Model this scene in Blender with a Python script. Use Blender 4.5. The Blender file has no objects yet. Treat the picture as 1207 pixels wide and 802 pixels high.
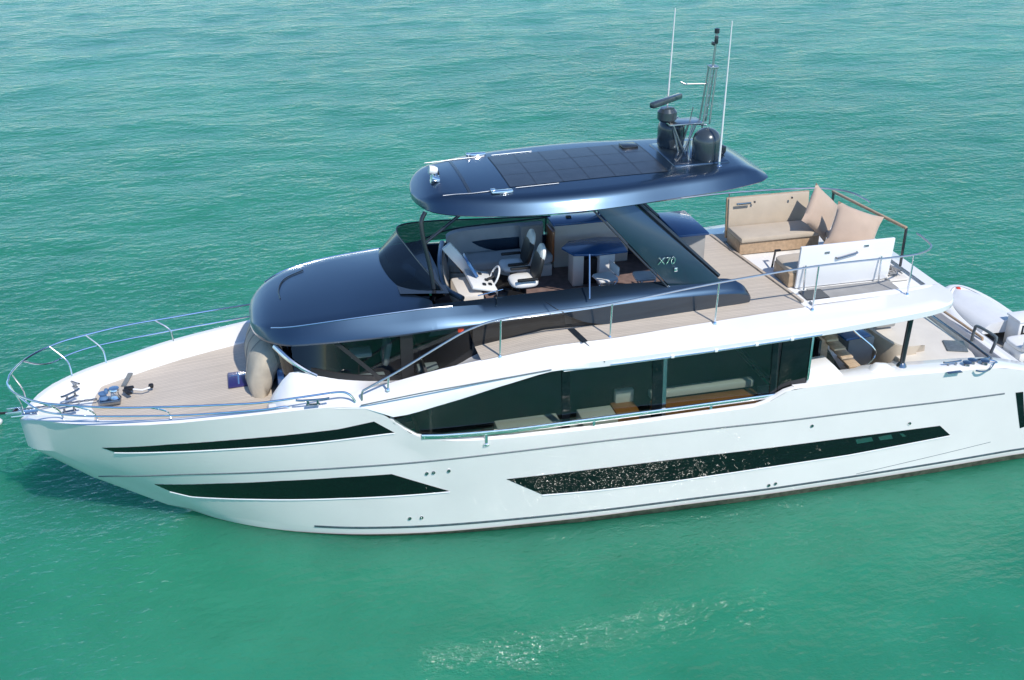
import bpy, bmesh, math, random
import numpy as np
from mathutils import Vector, Matrix, Euler, noise as mnoise

random.seed(7)
R = math.radians
scene = bpy.context.scene
COL = scene.collection

# ------------------------------------------------------------------ camera, sky, sun, exposure
PSI, PITCH = 14.0, 27.0
FPX = 1365.528
cam_d = bpy.data.cameras.new('camera')
cam = bpy.data.objects.new('camera', cam_d); COL.objects.link(cam)
cam.location = (4.624, -21.284, 14.366)
cam.rotation_euler = (R(90 - PITCH), 0, R(-PSI))
cam_d.sensor_fit = 'HORIZONTAL'; cam_d.sensor_width = 36.0
cam_d.lens = 36.0 * FPX / 1207.0
cam_d.clip_start = .1; cam_d.clip_end = 6000
scene.camera = cam

SUN_AZ, SUN_EL = 20.0, 49.5            # azimuth from -Y towards +X
sdir = Vector((math.sin(R(SUN_AZ)) * math.cos(R(SUN_EL)), -math.cos(R(SUN_AZ)) * math.cos(R(SUN_EL)), math.sin(R(SUN_EL))))
w = bpy.data.worlds.new('World'); scene.world = w; w.use_nodes = True
nt = w.node_tree; nt.nodes.clear()
sky = nt.nodes.new('ShaderNodeTexSky'); sky.sky_type = 'NISHITA'; sky.sun_disc = False
sky.sun_elevation = R(SUN_EL); sky.sun_rotation = R(180 - SUN_AZ)
sky.altitude = 0; sky.air_density = 1.0; sky.dust_density = 0; sky.ozone_density = 2.0
bg = nt.nodes.new('ShaderNodeBackground'); bg.inputs['Strength'].default_value = .15
out = nt.nodes.new('ShaderNodeOutputWorld')
tintn = nt.nodes.new('ShaderNodeMix'); tintn.data_type = 'RGBA'; tintn.blend_type = 'MULTIPLY'; tintn.inputs[0].default_value = 1; tintn.inputs[7].default_value = (.76, .95, 1.14, 1)
nt.links.new(sky.outputs[0], tintn.inputs[6]); nt.links.new(tintn.outputs[2], bg.inputs[0]); nt.links.new(bg.outputs[0], out.inputs[0])
sun_d = bpy.data.lights.new('sun', 'SUN'); sun_d.energy = 3.9; sun_d.angle = R(.5); sun_d.color = (1, .95, .875)
sun = bpy.data.objects.new('sun', sun_d); COL.objects.link(sun)
sun.rotation_euler = sdir.to_track_quat('Z', 'Y').to_euler(); sun.location = sdir * 60
scene.view_settings.view_transform = 'Standard'; scene.view_settings.look = 'None'
scene.view_settings.exposure = .15; scene.view_settings.gamma = 1
scene.view_settings.use_curve_mapping = False
scene.cycles.max_bounces = 10; scene.cycles.transparent_max_bounces = 16
scene.cycles.use_denoising = True; scene.cycles.caustics_reflective = True; scene.cycles.sample_clamp_indirect = 60

# ------------------------------------------------------------------ materials
def pm(name, col, rough=.5, metal=0., coat=0., spec=.5, var=0., vscale=3., bump=0., bscale=40., coatr=.04, sheen=0.):
    m = bpy.data.materials.new(name); m.use_nodes = True
    n = m.node_tree.nodes; L = m.node_tree.links
    p = n['Principled BSDF']
    p.inputs['Base Color'].default_value = (*col, 1); p.inputs['Roughness'].default_value = rough
    p.inputs['Metallic'].default_value = metal; p.inputs['Coat Weight'].default_value = coat
    p.inputs['Coat Roughness'].default_value = coatr; p.inputs['Specular IOR Level'].default_value = spec
    p.inputs['Sheen Weight'].default_value = sheen
    if var or bump:
        tc = n.new('ShaderNodeTexCoord')
    if var:
        nz = n.new('ShaderNodeTexNoise'); nz.inputs['Scale'].default_value = vscale; nz.inputs['Detail'].default_value = 6
        L.new(tc.outputs['Object'], nz.inputs['Vector'])
        rmp = n.new('ShaderNodeMapRange'); rmp.inputs[1].default_value = .3; rmp.inputs[2].default_value = .7
        rmp.inputs[3].default_value = 1 - var; rmp.inputs[4].default_value = 1 + var
        L.new(nz.outputs[0], rmp.inputs[0])
        mx = n.new('ShaderNodeMix'); mx.data_type = 'RGBA'; mx.blend_type = 'MULTIPLY'; mx.inputs[0].default_value = 1
        mx.inputs[6].default_value = (*col, 1); L.new(rmp.outputs[0], mx.inputs[7]); L.new(mx.outputs[2], p.inputs['Base Color'])
    if bump:
        nb = n.new('ShaderNodeTexNoise'); nb.inputs['Scale'].default_value = bscale; nb.inputs['Detail'].default_value = 5
        L.new(tc.outputs['Object'], nb.inputs['Vector'])
        b = n.new('ShaderNodeBump'); b.inputs['Strength'].default_value = bump; b.inputs['Distance'].default_value = .02
        L.new(nb.outputs[0], b.inputs['Height']); L.new(b.outputs[0], p.inputs['Normal'])
    return m

def teak(name, col, pitch=.065, axis='Y'):
    m = pm(name, col, .65, spec=.25)
    n = m.node_tree.nodes; L = m.node_tree.links; p = n['Principled BSDF']
    tc = n.new('ShaderNodeTexCoord'); sep = n.new('ShaderNodeSeparateXYZ'); L.new(tc.outputs['Object'], sep.inputs[0])
    dv = n.new('ShaderNodeMath'); dv.operation = 'DIVIDE'; dv.inputs[1].default_value = pitch; L.new(sep.outputs[axis], dv.inputs[0])
    fr = n.new('ShaderNodeMath'); fr.operation = 'FRACT'; L.new(dv.outputs[0], fr.inputs[0])
    fl = n.new('ShaderNodeMath'); fl.operation = 'FLOOR'; L.new(dv.outputs[0], fl.inputs[0])
    gt = n.new('ShaderNodeMath'); gt.operation = 'LESS_THAN'; gt.inputs[1].default_value = .1; L.new(fr.outputs[0], gt.inputs[0])
    mp = n.new('ShaderNodeMapping'); mp.inputs['Scale'].default_value = (1.2, 30, 8) if axis == 'Y' else (30, 1.2, 8); L.new(tc.outputs['Object'], mp.inputs[0])
    nz = n.new('ShaderNodeTexNoise'); nz.inputs['Scale'].default_value = 1.2; nz.inputs['Detail'].default_value = 6; L.new(mp.outputs[0], nz.inputs[0])
    wn = n.new('ShaderNodeTexWhiteNoise'); wn.noise_dimensions = '1D'; L.new(fl.outputs[0], wn.inputs[1])
    n2 = n.new('ShaderNodeTexNoise'); n2.inputs['Scale'].default_value = .7; n2.inputs['Detail'].default_value = 4; L.new(tc.outputs['Object'], n2.inputs[0])
    a = n.new('ShaderNodeMath'); a.operation = 'MULTIPLY_ADD'; a.inputs[1].default_value = .35; a.inputs[2].default_value = .62; L.new(nz.outputs[0], a.inputs[0])
    b = n.new('ShaderNodeMath'); b.operation = 'MULTIPLY_ADD'; b.inputs[1].default_value = .1; L.new(wn.outputs[0], b.inputs[0]); L.new(a.outputs[0], b.inputs[2])
    d = n.new('ShaderNodeMath'); d.operation = 'MULTIPLY_ADD'; d.inputs[1].default_value = .3; L.new(n2.outputs[0], d.inputs[0]); L.new(b.outputs[0], d.inputs[2])
    mx = n.new('ShaderNodeMix'); mx.data_type = 'RGBA'; mx.blend_type = 'MULTIPLY'; mx.inputs[0].default_value = 1
    mx.inputs[6].default_value = (*col, 1); L.new(d.outputs[0], mx.inputs[7])
    m2 = n.new('ShaderNodeMix'); m2.data_type = 'RGBA'; L.new(gt.outputs[0], m2.inputs[0]); L.new(mx.outputs[2], m2.inputs[6])
    m2.inputs[7].default_value = (col[0]*.55, col[1]*.54, col[2]*.54, 1); L.new(m2.outputs[2], p.inputs['Base Color'])
    return m

def tinted(name, tint, gloss=1.0, rough=.02, f0=.043):
    m = bpy.data.materials.new(name); m.use_nodes = True
    n = m.node_tree.nodes; L = m.node_tree.links; n.clear()
    o = n.new('ShaderNodeOutputMaterial'); t = n.new('ShaderNodeBsdfTransparent'); t.inputs[0].default_value = (*tint, 1)
    g = n.new('ShaderNodeBsdfGlossy'); g.inputs['Roughness'].default_value = rough; g.inputs[0].default_value = (gloss, gloss, gloss, 1)
    ge = n.new('ShaderNodeNewGeometry'); dt = n.new('ShaderNodeVectorMath'); dt.operation = 'DOT_PRODUCT'; L.new(ge.outputs['Incoming'], dt.inputs[0]); L.new(ge.outputs['Normal'], dt.inputs[1])
    def mm(op, a, b):
        q = n.new('ShaderNodeMath'); q.operation = op
        for i, v in enumerate((a, b)):
            if v is None: continue
            if isinstance(v, (int, float)): q.inputs[i].default_value = v
            else: L.new(v.outputs[0] if hasattr(v, 'outputs') else v, q.inputs[i])
        return q
    ab = mm('ABSOLUTE', dt.outputs['Value'], None); f = mm('ADD', mm('MULTIPLY', mm('POWER', mm('SUBTRACT', 1.0, ab), 5.0), 1-f0), f0)
    x = n.new('ShaderNodeMixShader'); L.new(f.outputs[0], x.inputs[0]); L.new(t.outputs[0], x.inputs[1]); L.new(g.outputs[0], x.inputs[2])
    L.new(x.outputs[0], o.inputs[0]); return m

M = dict(
    gel=pm('white_gelcoat', (.80, .785, .775), .22, coat=.4, var=.02, vscale=1.5),
    hullgel=pm('white_hull_gelcoat', (.82, .765, .73), .2, coat=.5, var=.03, vscale=.9),
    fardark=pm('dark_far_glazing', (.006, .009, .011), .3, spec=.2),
    deckwhite=pm('nonskid_white', (.80, .795, .77), .45, var=.02, bump=.15, bscale=160),
    paint=pm('metallic_blue_grey_paint', (.040, .074, .122), .40, metal=.9, coat=1.0, coatr=.12, var=.03, vscale=1.2),
    sidepanel=pm('dark_glazed_panel', (.014, .016, .018), .08, coat=.5, var=.3, vscale=4),
    dark=pm('dark_paint', (.018, .022, .028), .25, coat=.3),
    blackglass=pm('black_hull_glass', (.004, .005, .007), .035, spec=.6),
    black=pm('black_plastic', (.012, .012, .013), .5),
    steel=pm('stainless_steel', (.78, .79, .80), .14, metal=1, var=.03),
    railsteel=pm('brushed_rail_steel', (.50, .50, .49), .3, metal=1, var=.06, vscale=9),
    steeldark=pm('weathered_steel', (.32, .34, .36), .22, metal=1, var=.1, vscale=12),
    groove=pm('grey_groove', (.12, .14, .15), .4, var=.2, vscale=20),
    boot=pm('boot_stripe', (.035, .06, .065), .4, var=.5, vscale=9),
    antifoul=pm('fouled_antifouling', (.07, .075, .05), .8, var=.5, vscale=7, bump=.5, bscale=30),
    teak=teak('weathered_teak', (.56, .485, .40)),
    teakx=teak('weathered_teak_athwart', (.50, .42, .335), axis='X'),
    sole=pm('brown_sole', (.20, .135, .12), .7, var=.25, vscale=8),
    beige=pm('beige_fabric', (.50, .42, .325), .85, spec=.2, var=.06, bump=.25, bscale=120, sheen=.2),
    cream=pm('cream_vinyl', (.66, .61, .54), .6, spec=.3, var=.04, bump=.1, bscale=60),
    canvas=pm('beige_canvas', (.50, .435, .34), .85, spec=.2, var=.08, vscale=5, bump=.4, bscale=25),
    pillow=pm('pink_beige_linen', (.50, .375, .285), .9, spec=.15, var=.05, bump=.3, bscale=150, sheen=.3),
    grey=pm('grey_fabric', (.52, .515, .50), .85, spec=.2, var=.08, bump=.2, bscale=120),
    greydark=pm('grey_mat', (.30, .29, .275), .8, var=.1, bump=.2, bscale=80),
    white=pm('white_vinyl', (.78, .77, .74), .4, var=.02),
    orange=pm('orange_leather', (.36, .14, .03), .5, var=.1),
    wood=pm('varnished_oak', (.42, .29, .18), .45, coat=.2, var=.18, vscale=14),
    treadwood=pm('pale_teak_tread', (.47, .345, .23), .55, var=.15, vscale=14),
    orangewood=pm('teak_veneer', (.30, .10, .03), .35, coat=.4, var=.15, vscale=9),
    solar=pm('solar_slats', (.042, .05, .062), .34, metal=.3, coat=.3, var=.15, vscale=4),
    solarjoint=pm('solar_joint', (.028, .033, .042), .4, metal=.3),
    bluegloss=pm('sky_reflection_blue', (.035, .12, .30), .25, coat=.5, var=.05),  # reflected sky on glossy surfaces, put into the base colour
    glass=tinted('salon_glass', (.50, .56, .54), f0=.068, rough=.085),
    whglass=tinted('wheelhouse_glass', (.42, .48, .48)),
    smoke=tinted('smoked_windscreen', (.16, .18, .18)),
    clear=tinted('clear_glass', (.80, .90, .88)),
    tube=pm('white_hypalon', (.70, .70, .69), .5, var=.03),
    tubegrey=pm('grey_hypalon', (.30, .32, .34), .55, var=.05),
    red=pm('red_lens', (.6, .05, .02), .25),
    blueprint=pm('navy_hatch', (.03, .025, .12), .3, coat=.3),
    rope=pm('dark_rope', (.03, .03, .032), .9, bump=.6, bscale=90),
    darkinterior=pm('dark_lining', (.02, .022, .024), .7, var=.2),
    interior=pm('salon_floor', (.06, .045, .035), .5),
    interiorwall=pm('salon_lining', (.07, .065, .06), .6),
    salonsofa=pm('pale_sofa', (.70, .68, .60), .8),
    blue=pm('blue_cloth', (.08, .17, .32), .7, var=.1),
)

# ------------------------------------------------------------------ mesh helpers
class MB:
    def __init__(s): s.v = []; s.f = []
    def add(s, vs, fs):
        o = len(s.v); s.v += [tuple(map(float, v)) for v in vs]; s.f += [tuple(i+o for i in f) for f in fs]; return s
    def bm(s, b):
        b.verts.index_update(); s.add([v.co[:] for v in b.verts], [[v.index for v in f.verts] for f in b.faces]); b.free(); return s
    def box(s, c, d, rz=0, ry=0, rx=0, bev=0, seg=2):
        b = bmesh.new(); bmesh.ops.create_cube(b, size=1)
        for v in b.verts: v.co = Vector((v.co.x*d[0], v.co.y*d[1], v.co.z*d[2]))
        if bev: bmesh.ops.bevel(b, geom=b.edges[:], offset=min(bev, min(d)*.49), segments=seg, affect='EDGES', profile=.5)
        mt = Matrix.Translation(c) @ Euler((R(rx), R(ry), R(rz))).to_matrix().to_4x4()
        b.transform(mt); return s.bm(b)
    def cushion(s, c, d, rz=0, ry=0, rx=0, puff=.12, p=3.2):
        b = bmesh.new(); bmesh.ops.create_cube(b, size=2); bmesh.ops.subdivide_edges(b, edges=b.edges[:], cuts=9, use_grid_fill=True)
        for v in b.verts:
            x, y, z = v.co
            r = (abs(x)**p*1.0 + abs(y)**p + abs(z)**p) ** (1/p); q = max(abs(x), abs(y), abs(z))
            k = q / r if r else 1
            x, y, z = x*k, y*k, z*k
            z *= 1 + puff*(1-x*x)*(1-y*y)
            v.co = Vector((x*d[0]/2, y*d[1]/2, z*d[2]/2))
        b.transform(Matrix.Translation(c) @ Euler((R(rx), R(ry), R(rz))).to_matrix().to_4x4()); return s.bm(b)
    def loft(s, rows, closed=False, caps=False):
        n = len(rows[0]); vs = [p for r in rows for p in r]; fs = []
        for i in range(len(rows)-1):
            for j in range(n if closed else n-1):
                k = (j+1) % n; fs.append((i*n+j, i*n+k, (i+1)*n+k, (i+1)*n+j))
        if caps: fs.append(tuple(range(n))); fs.append(tuple((len(rows)-1)*n+j for j in range(n)))
        return s.add(vs, fs)
    def tube(s, pts, r, n=8, closed=False, taper=None):
        pts = [Vector(p) for p in pts]; rows = []; N = len(pts); up = None
        for i, p in enumerate(pts):
            if closed: t = pts[(i+1) % N] - pts[i-1]
            else: t = pts[min(i+1, N-1)] - pts[max(i-1, 0)]
            t.normalize()
            if up is None: up = Vector((0, 0, 1)) if abs(t.z) < .9 else Vector((1, 0, 0))
            a = t.cross(up).normalized(); up = a.cross(t).normalized()
            rr = r if taper is None else r + (taper-r)*i/(N-1)
            rows.append([p + (a*math.cos(2*math.pi*k/n) + up*math.sin(2*math.pi*k/n))*rr for k in range(n)])
        if closed: rows.append(rows[0]); return s.loft(rows, closed=True)
        return s.loft(rows, closed=True, caps=True)
    def cyl(s, a, b, r, r2=None, n=14): return s.tube([a, b], r, n, taper=r2)
    def lathe(s, prof, c=(0, 0, 0), n=28, rx=0, ry=0):
        m = Euler((R(rx), R(ry), 0)).to_matrix()
        rows = [[Vector(c) + m @ Vector((r*math.cos(2*math.pi*k/n), r*math.sin(2*math.pi*k/n), z)) for k in range(n)] for r, z in prof]
        return s.loft(rows, closed=True, caps=True)
    def slab(s, top, dv):
        """closed prism: polygon of 3-D points swept by the vector dv"""
        n = len(top); dv = Vector(dv); vs = [Vector(p) for p in top] + [Vector(p)+dv for p in top]
        fs = [tuple(range(n)), tuple(range(2*n-1, n-1, -1))] + [(i, i+n, (i+1) % n+n, (i+1) % n) for i in range(n)]
        return s.add(vs, fs)
    def mirror(s):
        o = len(s.v); s.v += [(x, -y, z) for x, y, z in s.v[:o]]; s.f += [tuple(i+o for i in reversed(f)) for f in s.f[:]]; return s
    def build(s, name, mat, parent=None, smooth=True, ang=38, recalc=True, bev=0, label=None, flip=False):
        me = bpy.data.meshes.new(name)
        vs = [(x, -y, z) for x, y, z in s.v] if flip else s.v
        me.from_pydata(vs, [], s.f)
        b = bmesh.new(); b.from_mesh(me)
        bmesh.ops.remove_doubles(b, verts=b.verts[:], dist=1e-5)
        if recalc: bmesh.ops.recalc_face_normals(b, faces=b.faces[:])
        if bev:
            es = [e for e in b.edges if len(e.link_faces) == 2 and e.calc_face_angle(0) > R(35)]
            bmesh.ops.bevel(b, geom=es, offset=bev, segments=2, affect='EDGES', profile=.5)
        b.to_mesh(me); b.free()
        if smooth:
            me.polygons.foreach_set('use_smooth', [True]*len(me.polygons)); me.set_sharp_from_angle(angle=R(ang))
        me.materials.append(M[mat] if isinstance(mat, str) else mat)
        o = bpy.data.objects.new(name, me); COL.objects.link(o)
        if parent: o.parent = parent
        if label: o['label'] = label
        return o

def curve(pts, n=8, closed=False):
    """Catmull-Rom through the points"""
    P = [Vector(p) for p in pts]; N = len(P); o = []
    for i in range(N if closed else N-1):
        p0 = P[(i-1) % N] if closed or i > 0 else P[0]*2-P[1]
        p1 = P[i]; p2 = P[(i+1) % N]
        p3 = P[(i+2) % N] if closed or i+2 < N else P[-1]*2-P[-2]
        for k in range(n):
            t = k/n; o.append(.5*((2*p1)+(-p0+p2)*t+(2*p0-5*p1+4*p2-p3)*t*t+(-p0+3*p1-3*p2+p3)*t**3))
    if not closed: o.append(P[-1])
    return o
def lin(pts, n):
    """n points along a polyline, by length"""
    P = [Vector(p) for p in pts]; L = [0]
    for a, b in zip(P, P[1:]): L.append(L[-1]+(b-a).length)
    o = []
    for k in range(n):
        d = L[-1]*k/(n-1); i = 0
        while i < len(P)-2 and d > L[i+1]: i += 1
        o.append(P[i].lerp(P[i+1], (d-L[i])/max(1e-9, L[i+1]-L[i])))
    return o
def mir(p): return (p[0], -p[1], p[2])
def thing(name, label, cat, loc=(0, 0, 0), rz=0, group=None):
    o = bpy.data.objects.new(name, None); COL.objects.link(o); o.location = loc; o.rotation_euler = (0, 0, R(rz))
    o['label'] = label; o['category'] = cat
    if group: o['group'] = group
    o.empty_display_size = .2; return o
def tag(o, label, cat, group=None):
    o['label'] = label; o['category'] = cat
    if group: o['group'] = group
    return o
def copy_tree(o, parent=None):
    c = o.copy(); COL.objects.link(c)
    if parent: c.parent = parent
    for ch in list(o.children): copy_tree(ch, c)
    return c
def text(name, body, size, mat, parent, mat4, extrude=.006):
    cu = bpy.data.curves.new(name, 'FONT'); cu.body = body; cu.size = size; cu.extrude = extrude; cu.align_x = 'CENTER'; cu.align_y = 'CENTER'
    t = bpy.data.objects.new(name, cu); COL.objects.link(t)
    dg = bpy.context.evaluated_depsgraph_get(); me = bpy.data.meshes.new_from_object(t.evaluated_get(dg))
    bpy.data.objects.remove(t); bpy.data.curves.remove(cu)
    me.transform(mat4); me.materials.append(M[mat]); o = bpy.data.objects.new(name, me); COL.objects.link(o); o.parent = parent; return o

# ------------------------------------------------------------------ hull lines
def pchip(xs, ys):
    xs = [float(v) for v in xs]; ys = [float(v) for v in ys]; n = len(xs)
    h = [xs[i+1]-xs[i] for i in range(n-1)]; d = [(ys[i+1]-ys[i])/h[i] for i in range(n-1)]
    m = [0.0]*n; m[0] = d[0]; m[-1] = d[-1]
    for i in range(1, n-1):
        if d[i-1]*d[i] > 0:
            w1 = 2*h[i]+h[i-1]; w2 = h[i]+2*h[i-1]; m[i] = (w1+w2)/(w1/d[i-1]+w2/d[i])
    def f(x):
        if x <= xs[0]: return ys[0]
        if x >= xs[-1]: return ys[-1]
        i = 0
        while x > xs[i+1]: i += 1
        t = (x-xs[i])/h[i]
        return ((1+2*t)*(1-t)**2*ys[i] + t*(1-t)**2*h[i]*m[i] + t*t*(3-2*t)*ys[i+1] + t*t*(t-1)*h[i]*m[i+1])
    return f

# hull lines: for each, the X where it leaves the stem, half-beam Y(X) and height Z(X)
HULL = [
    (4.20, pchip([4.2, 6, 9, 14, 20.9], [0, .7, 1.3, 1.6, 1.6]), pchip([4.2, 20.9], [-.7, -.7])),
    (2.95, pchip([2.95, 3.5, 4.2, 5.04, 6.38, 7.9, 9.66, 11.5, 13.3, 15.3, 16.9, 19, 20.9],
                 [0, .47, .91, 1.3, 1.76, 2.08, 2.28, 2.42, 2.48, 2.54, 2.54, 2.51, 2.46]), pchip([2.9, 22], [0, 0])),
    (2.48, pchip([2.48, 3.0, 3.5, 4.2, 5.04, 6.38, 7.9, 9.66, 11.5, 13.3, 15.3, 16.9, 19, 20.9],
                 [0, .28, .62, 1.0, 1.38, 1.82, 2.13, 2.33, 2.47, 2.53, 2.59, 2.59, 2.56, 2.5]), pchip([2.4, 22], [.22, .22])),
    (1.10, pchip([1.1, 1.5, 2, 3, 4.3, 6, 7.6, 9.2, 11, 13, 15, 18.6, 20.9],
                 [0, .28, .62, 1.13, 1.63, 2.11, 2.39, 2.55, 2.64, 2.67, 2.67, 2.62, 2.55]),
           pchip([1.1, 1.8, 3, 4.34, 6, 7.6, 9.2, 11, 13, 15, 17, 18.6, 20.9],
                 [1.15, 1.36, 1.62, 1.78, 1.92, 1.99, 2.05, 2.08, 2.05, 1.99, 1.95, 1.9, 1.84])),
    (.03, pchip([.03, .2, .5, 1.1, 2, 3, 4.3, 6, 7.6, 9.2, 11, 13, 15, 18.6, 20.9],
                [0, .2, .38, .68, 1.12, 1.5, 1.86, 2.24, 2.46, 2.585, 2.665, 2.69, 2.69, 2.64, 2.57]),
          pchip([.03, 1, 2, 3, 4.3, 6, 6.9, 7.5, 9.2, 11, 13, 14.5, 15.2, 17, 18.6, 20.9, 21.7],
                [2.05, 2.15, 2.28, 2.42, 2.56, 2.66, 2.56, 2.32, 2.24, 2.25, 2.25, 2.22, 2.36, 2.34, 2.27, 2.08, 1.95])),
    (-.02, pchip([-.02, .12, .35, .7, 1.2, 2, 2.9, 3.85, 4.9, 6, 6.9, 7.5, 9.2, 11, 13, 15, 18.6, 20.9],
                 [0, .28, .55, .83, 1.15, 1.48, 1.78, 1.96, 2.13, 2.33, 2.46, 2.52, 2.6, 2.68, 2.70, 2.70, 2.65, 2.58]),
           pchip([-.02, .35, .7, 1.2, 2, 2.9, 3.85, 4.9, 6, 6.6, 6.95, 7.45, 8.2, 9.2, 11, 13, 14.45, 14.6, 15.05, 15.2, 17, 18.6, 20.0, 20.9, 21.7],
                 [2.7, 2.92, 3.0, 3.04, 3.1, 3.18, 3.26, 3.34, 3.42, 3.36, 3.1, 2.66, 2.48, 2.42, 2.42, 2.44, 2.45, 2.5, 2.72, 2.75, 2.74, 2.66, 2.56, 2.34, 2.06])),
]
XE = 21.7
def hull_section(s):
    return [(c[0]+(XE-c[0])*s, c[1](c[0]+(XE-c[0])*s), c[2](c[0]+(XE-c[0])*s)) for c in HULL]
def hull_at(s, z):
    P = hull_section(s)
    if z <= P[0][2]: return P[0][:2]
    for a, b in zip(P, P[1:]):
        if z <= b[2]:
            t = (z-a[2])/max(1e-6, b[2]-a[2]); return a[0]+(b[0]-a[0])*t, a[1]+(b[1]-a[1])*t
    return P[-1][:2]
def hull_y(x, z):
    """half-beam of the ruled hull surface at (x, z)"""
    lo, hi = 0.0, 1.0
    if hull_at(0, z)[0] >= x: return 0.0
    for _ in range(26):
        m = (lo+hi)/2
        if hull_at(m, z)[0] < x: lo = m
        else: hi = m
    return hull_at((lo+hi)/2, z)[1]


# ------------------------------------------------------------------ the water
def water_material():
    m = bpy.data.materials.new('turbid_green_sea'); m.use_nodes = True
    n = m.node_tree.nodes; L = m.node_tree.links; p = n['Principled BSDF']
    tc = n.new('ShaderNodeTexCoord')
    nz = n.new('ShaderNodeTexNoise'); nz.inputs['Scale'].default_value = .045; nz.inputs['Detail'].default_value = 4; L.new(tc.outputs['Object'], nz.inputs[0])
    cr = n.new('ShaderNodeValToRGB'); cr.color_ramp.elements[0].position = .3; cr.color_ramp.elements[1].position = .7
    cr.color_ramp.elements[0].color = (.017, .185, .104, 1); cr.color_ramp.elements[1].color = (.034, .255, .150, 1)
    n2 = n.new('ShaderNodeTexNoise'); n2.inputs['Scale'].default_value = .55; n2.inputs['Detail'].default_value = 5; L.new(tc.outputs['Object'], n2.inputs[0])
    ad = n.new('ShaderNodeMath'); ad.operation = 'MULTIPLY_ADD'; ad.inputs[1].default_value = .5; L.new(n2.outputs[0], ad.inputs[0]); sb_ = n.new('ShaderNodeMath'); sb_.operation = 'SUBTRACT'; sb_.inputs[1].default_value = .25; L.new(nz.outputs[0], sb_.inputs[0]); L.new(sb_.outputs[0], ad.inputs[2])
    L.new(ad.outputs[0], cr.inputs[0]); L.new(cr.outputs[0], p.inputs['Base Color'])
    p.inputs['Subsurface Weight'].default_value = .85; p.inputs['Subsurface Radius'].default_value = (.25, 1.0, .8); p.inputs['Subsurface Scale'].default_value = 8
    p.inputs['Roughness'].default_value = .075; p.inputs['IOR'].default_value = 1.37
    def bump(scale, sx, sy, rot, dist, prev, detail=4):
        mp = n.new('ShaderNodeMapping'); mp.inputs['Scale'].default_value = (sx, sy, 1); mp.inputs['Rotation'].default_value = (0, 0, R(rot)); L.new(tc.outputs['Object'], mp.inputs[0])
        t = n.new('ShaderNodeTexNoise'); t.inputs['Scale'].default_value = scale; t.inputs['Detail'].default_value = detail; t.inputs['Roughness'].default_value = .55; L.new(mp.outputs[0], t.inputs[0])
        b = n.new('ShaderNodeBump'); b.inputs['Strength'].default_value = 1; b.inputs['Distance'].default_value = dist; L.new(t.outputs[0], b.inputs['Height'])
        if prev: L.new(prev.outputs[0], b.inputs['Normal'])
        return b
    b = bump(.55, .45, 1, 12, .12, None); b = bump(1.9, .5, 1, 22, .065, b); b = bump(5.5, .7, 1, -10, .042, b, 3)
    L.new(b.outputs[0], p.inputs['Normal'])
    return m
M['water'] = water_material()
def build_water():
    X0, X1, Y0, Y1, st = -75., 85., -30., 110., .35
    nx = int((X1-X0)/st)+1; ny = int((Y1-Y0)/st)+1
    gx, gy = np.meshgrid(np.linspace(X0, X1, nx), np.linspace(Y0, Y1, ny), indexing='ij')
    rs = np.random.RandomState(3); z = np.zeros_like(gx)
    for k in range(46):
        wl = np.exp(rs.uniform(math.log(1.3), math.log(7.0))); th = rs.normal(R(100), R(26)); ph = rs.uniform(0, 6.283)
        a = .0016*wl**.8*rs.uniform(.5, 1.2); kk = 2*math.pi/wl
        z += a*np.sin(kk*(gx*math.cos(th)+gy*math.sin(th))+ph)
    e = np.minimum.reduce([gx-X0, X1-gx, gy-Y0, Y1-gy]); z *= np.clip(e/6, 0, 1)
    vs = np.stack([gx, gy, z], -1).reshape(-1, 3)
    idx = np.arange(nx*ny).reshape(nx, ny)
    q = np.stack([idx[:-1, :-1], idx[1:, :-1], idx[1:, 1:], idx[:-1, 1:]], -1).reshape(-1, 4)
    F = 4500.; base = len(vs)
    extra = np.array([[X0, Y0, 0], [X1, Y0, 0], [X1, Y1, 0], [X0, Y1, 0], [-F, -F, 0], [F, -F, 0], [F, F, 0], [-F, F, 0]])
    ring = np.array([[base+4, base+5, base+1, base], [base+5, base+6, base+2, base+1], [base+6, base+7, base+3, base+2], [base+7, base+4, base, base+3]])
    me = bpy.data.meshes.new('sea'); me.from_pydata(np.vstack([vs, extra]).tolist(), [], np.vstack([q, ring]).tolist())
    me.polygons.foreach_set('use_smooth', [True]*len(me.polygons)); me.materials.append(M['water'])
    o = bpy.data.objects.new('water', me); COL.objects.link(o); o['kind'] = 'structure'
build_water()

# ================================================================== THE YACHT
yacht = thing('motor_yacht', 'large white motor yacht with dark blue-grey roof afloat on green water', 'yacht')

# ---- hull shell
def hull_rows(side, curves, n=72):
    rows = []
    for k in range(n+1):
        s = (k/n)**1.45; row = []
        for x0, fy, fz in curves:
            x = x0+(XE-x0)*s; row.append((x, side*-1*fy(x), fz(x)))
        rows.append(row)
    return rows
b = MB()
for sd in (1, -1): b.loft(hull_rows(sd, HULL[2:]))
hull = b.build('hull', 'hullgel', yacht, ang=14, recalc=False)
b = MB()
for sd in (1, -1): b.loft(hull_rows(sd, HULL[1:3]))
b.build('waterline_band', 'hullgel', hull, recalc=False)
b = MB()
for sd in (1, -1): b.loft(hull_rows(sd, [HULL[0], (HULL[1][0]+.3, lambda x: HULL[1][1](x)+.015, lambda x: 0.0), (HULL[1][0]+.3, lambda x: HULL[1][1](x)+.02+(HULL[2][1](x)-HULL[1][1](x))*(.02+.125*min(1, max(0, (x-5)/7)))/.22, lambda x: .02+.125*min(1, max(0, (x-5)/7)))]))
b.build('antifouling', 'antifoul', hull, recalc=False)
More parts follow.
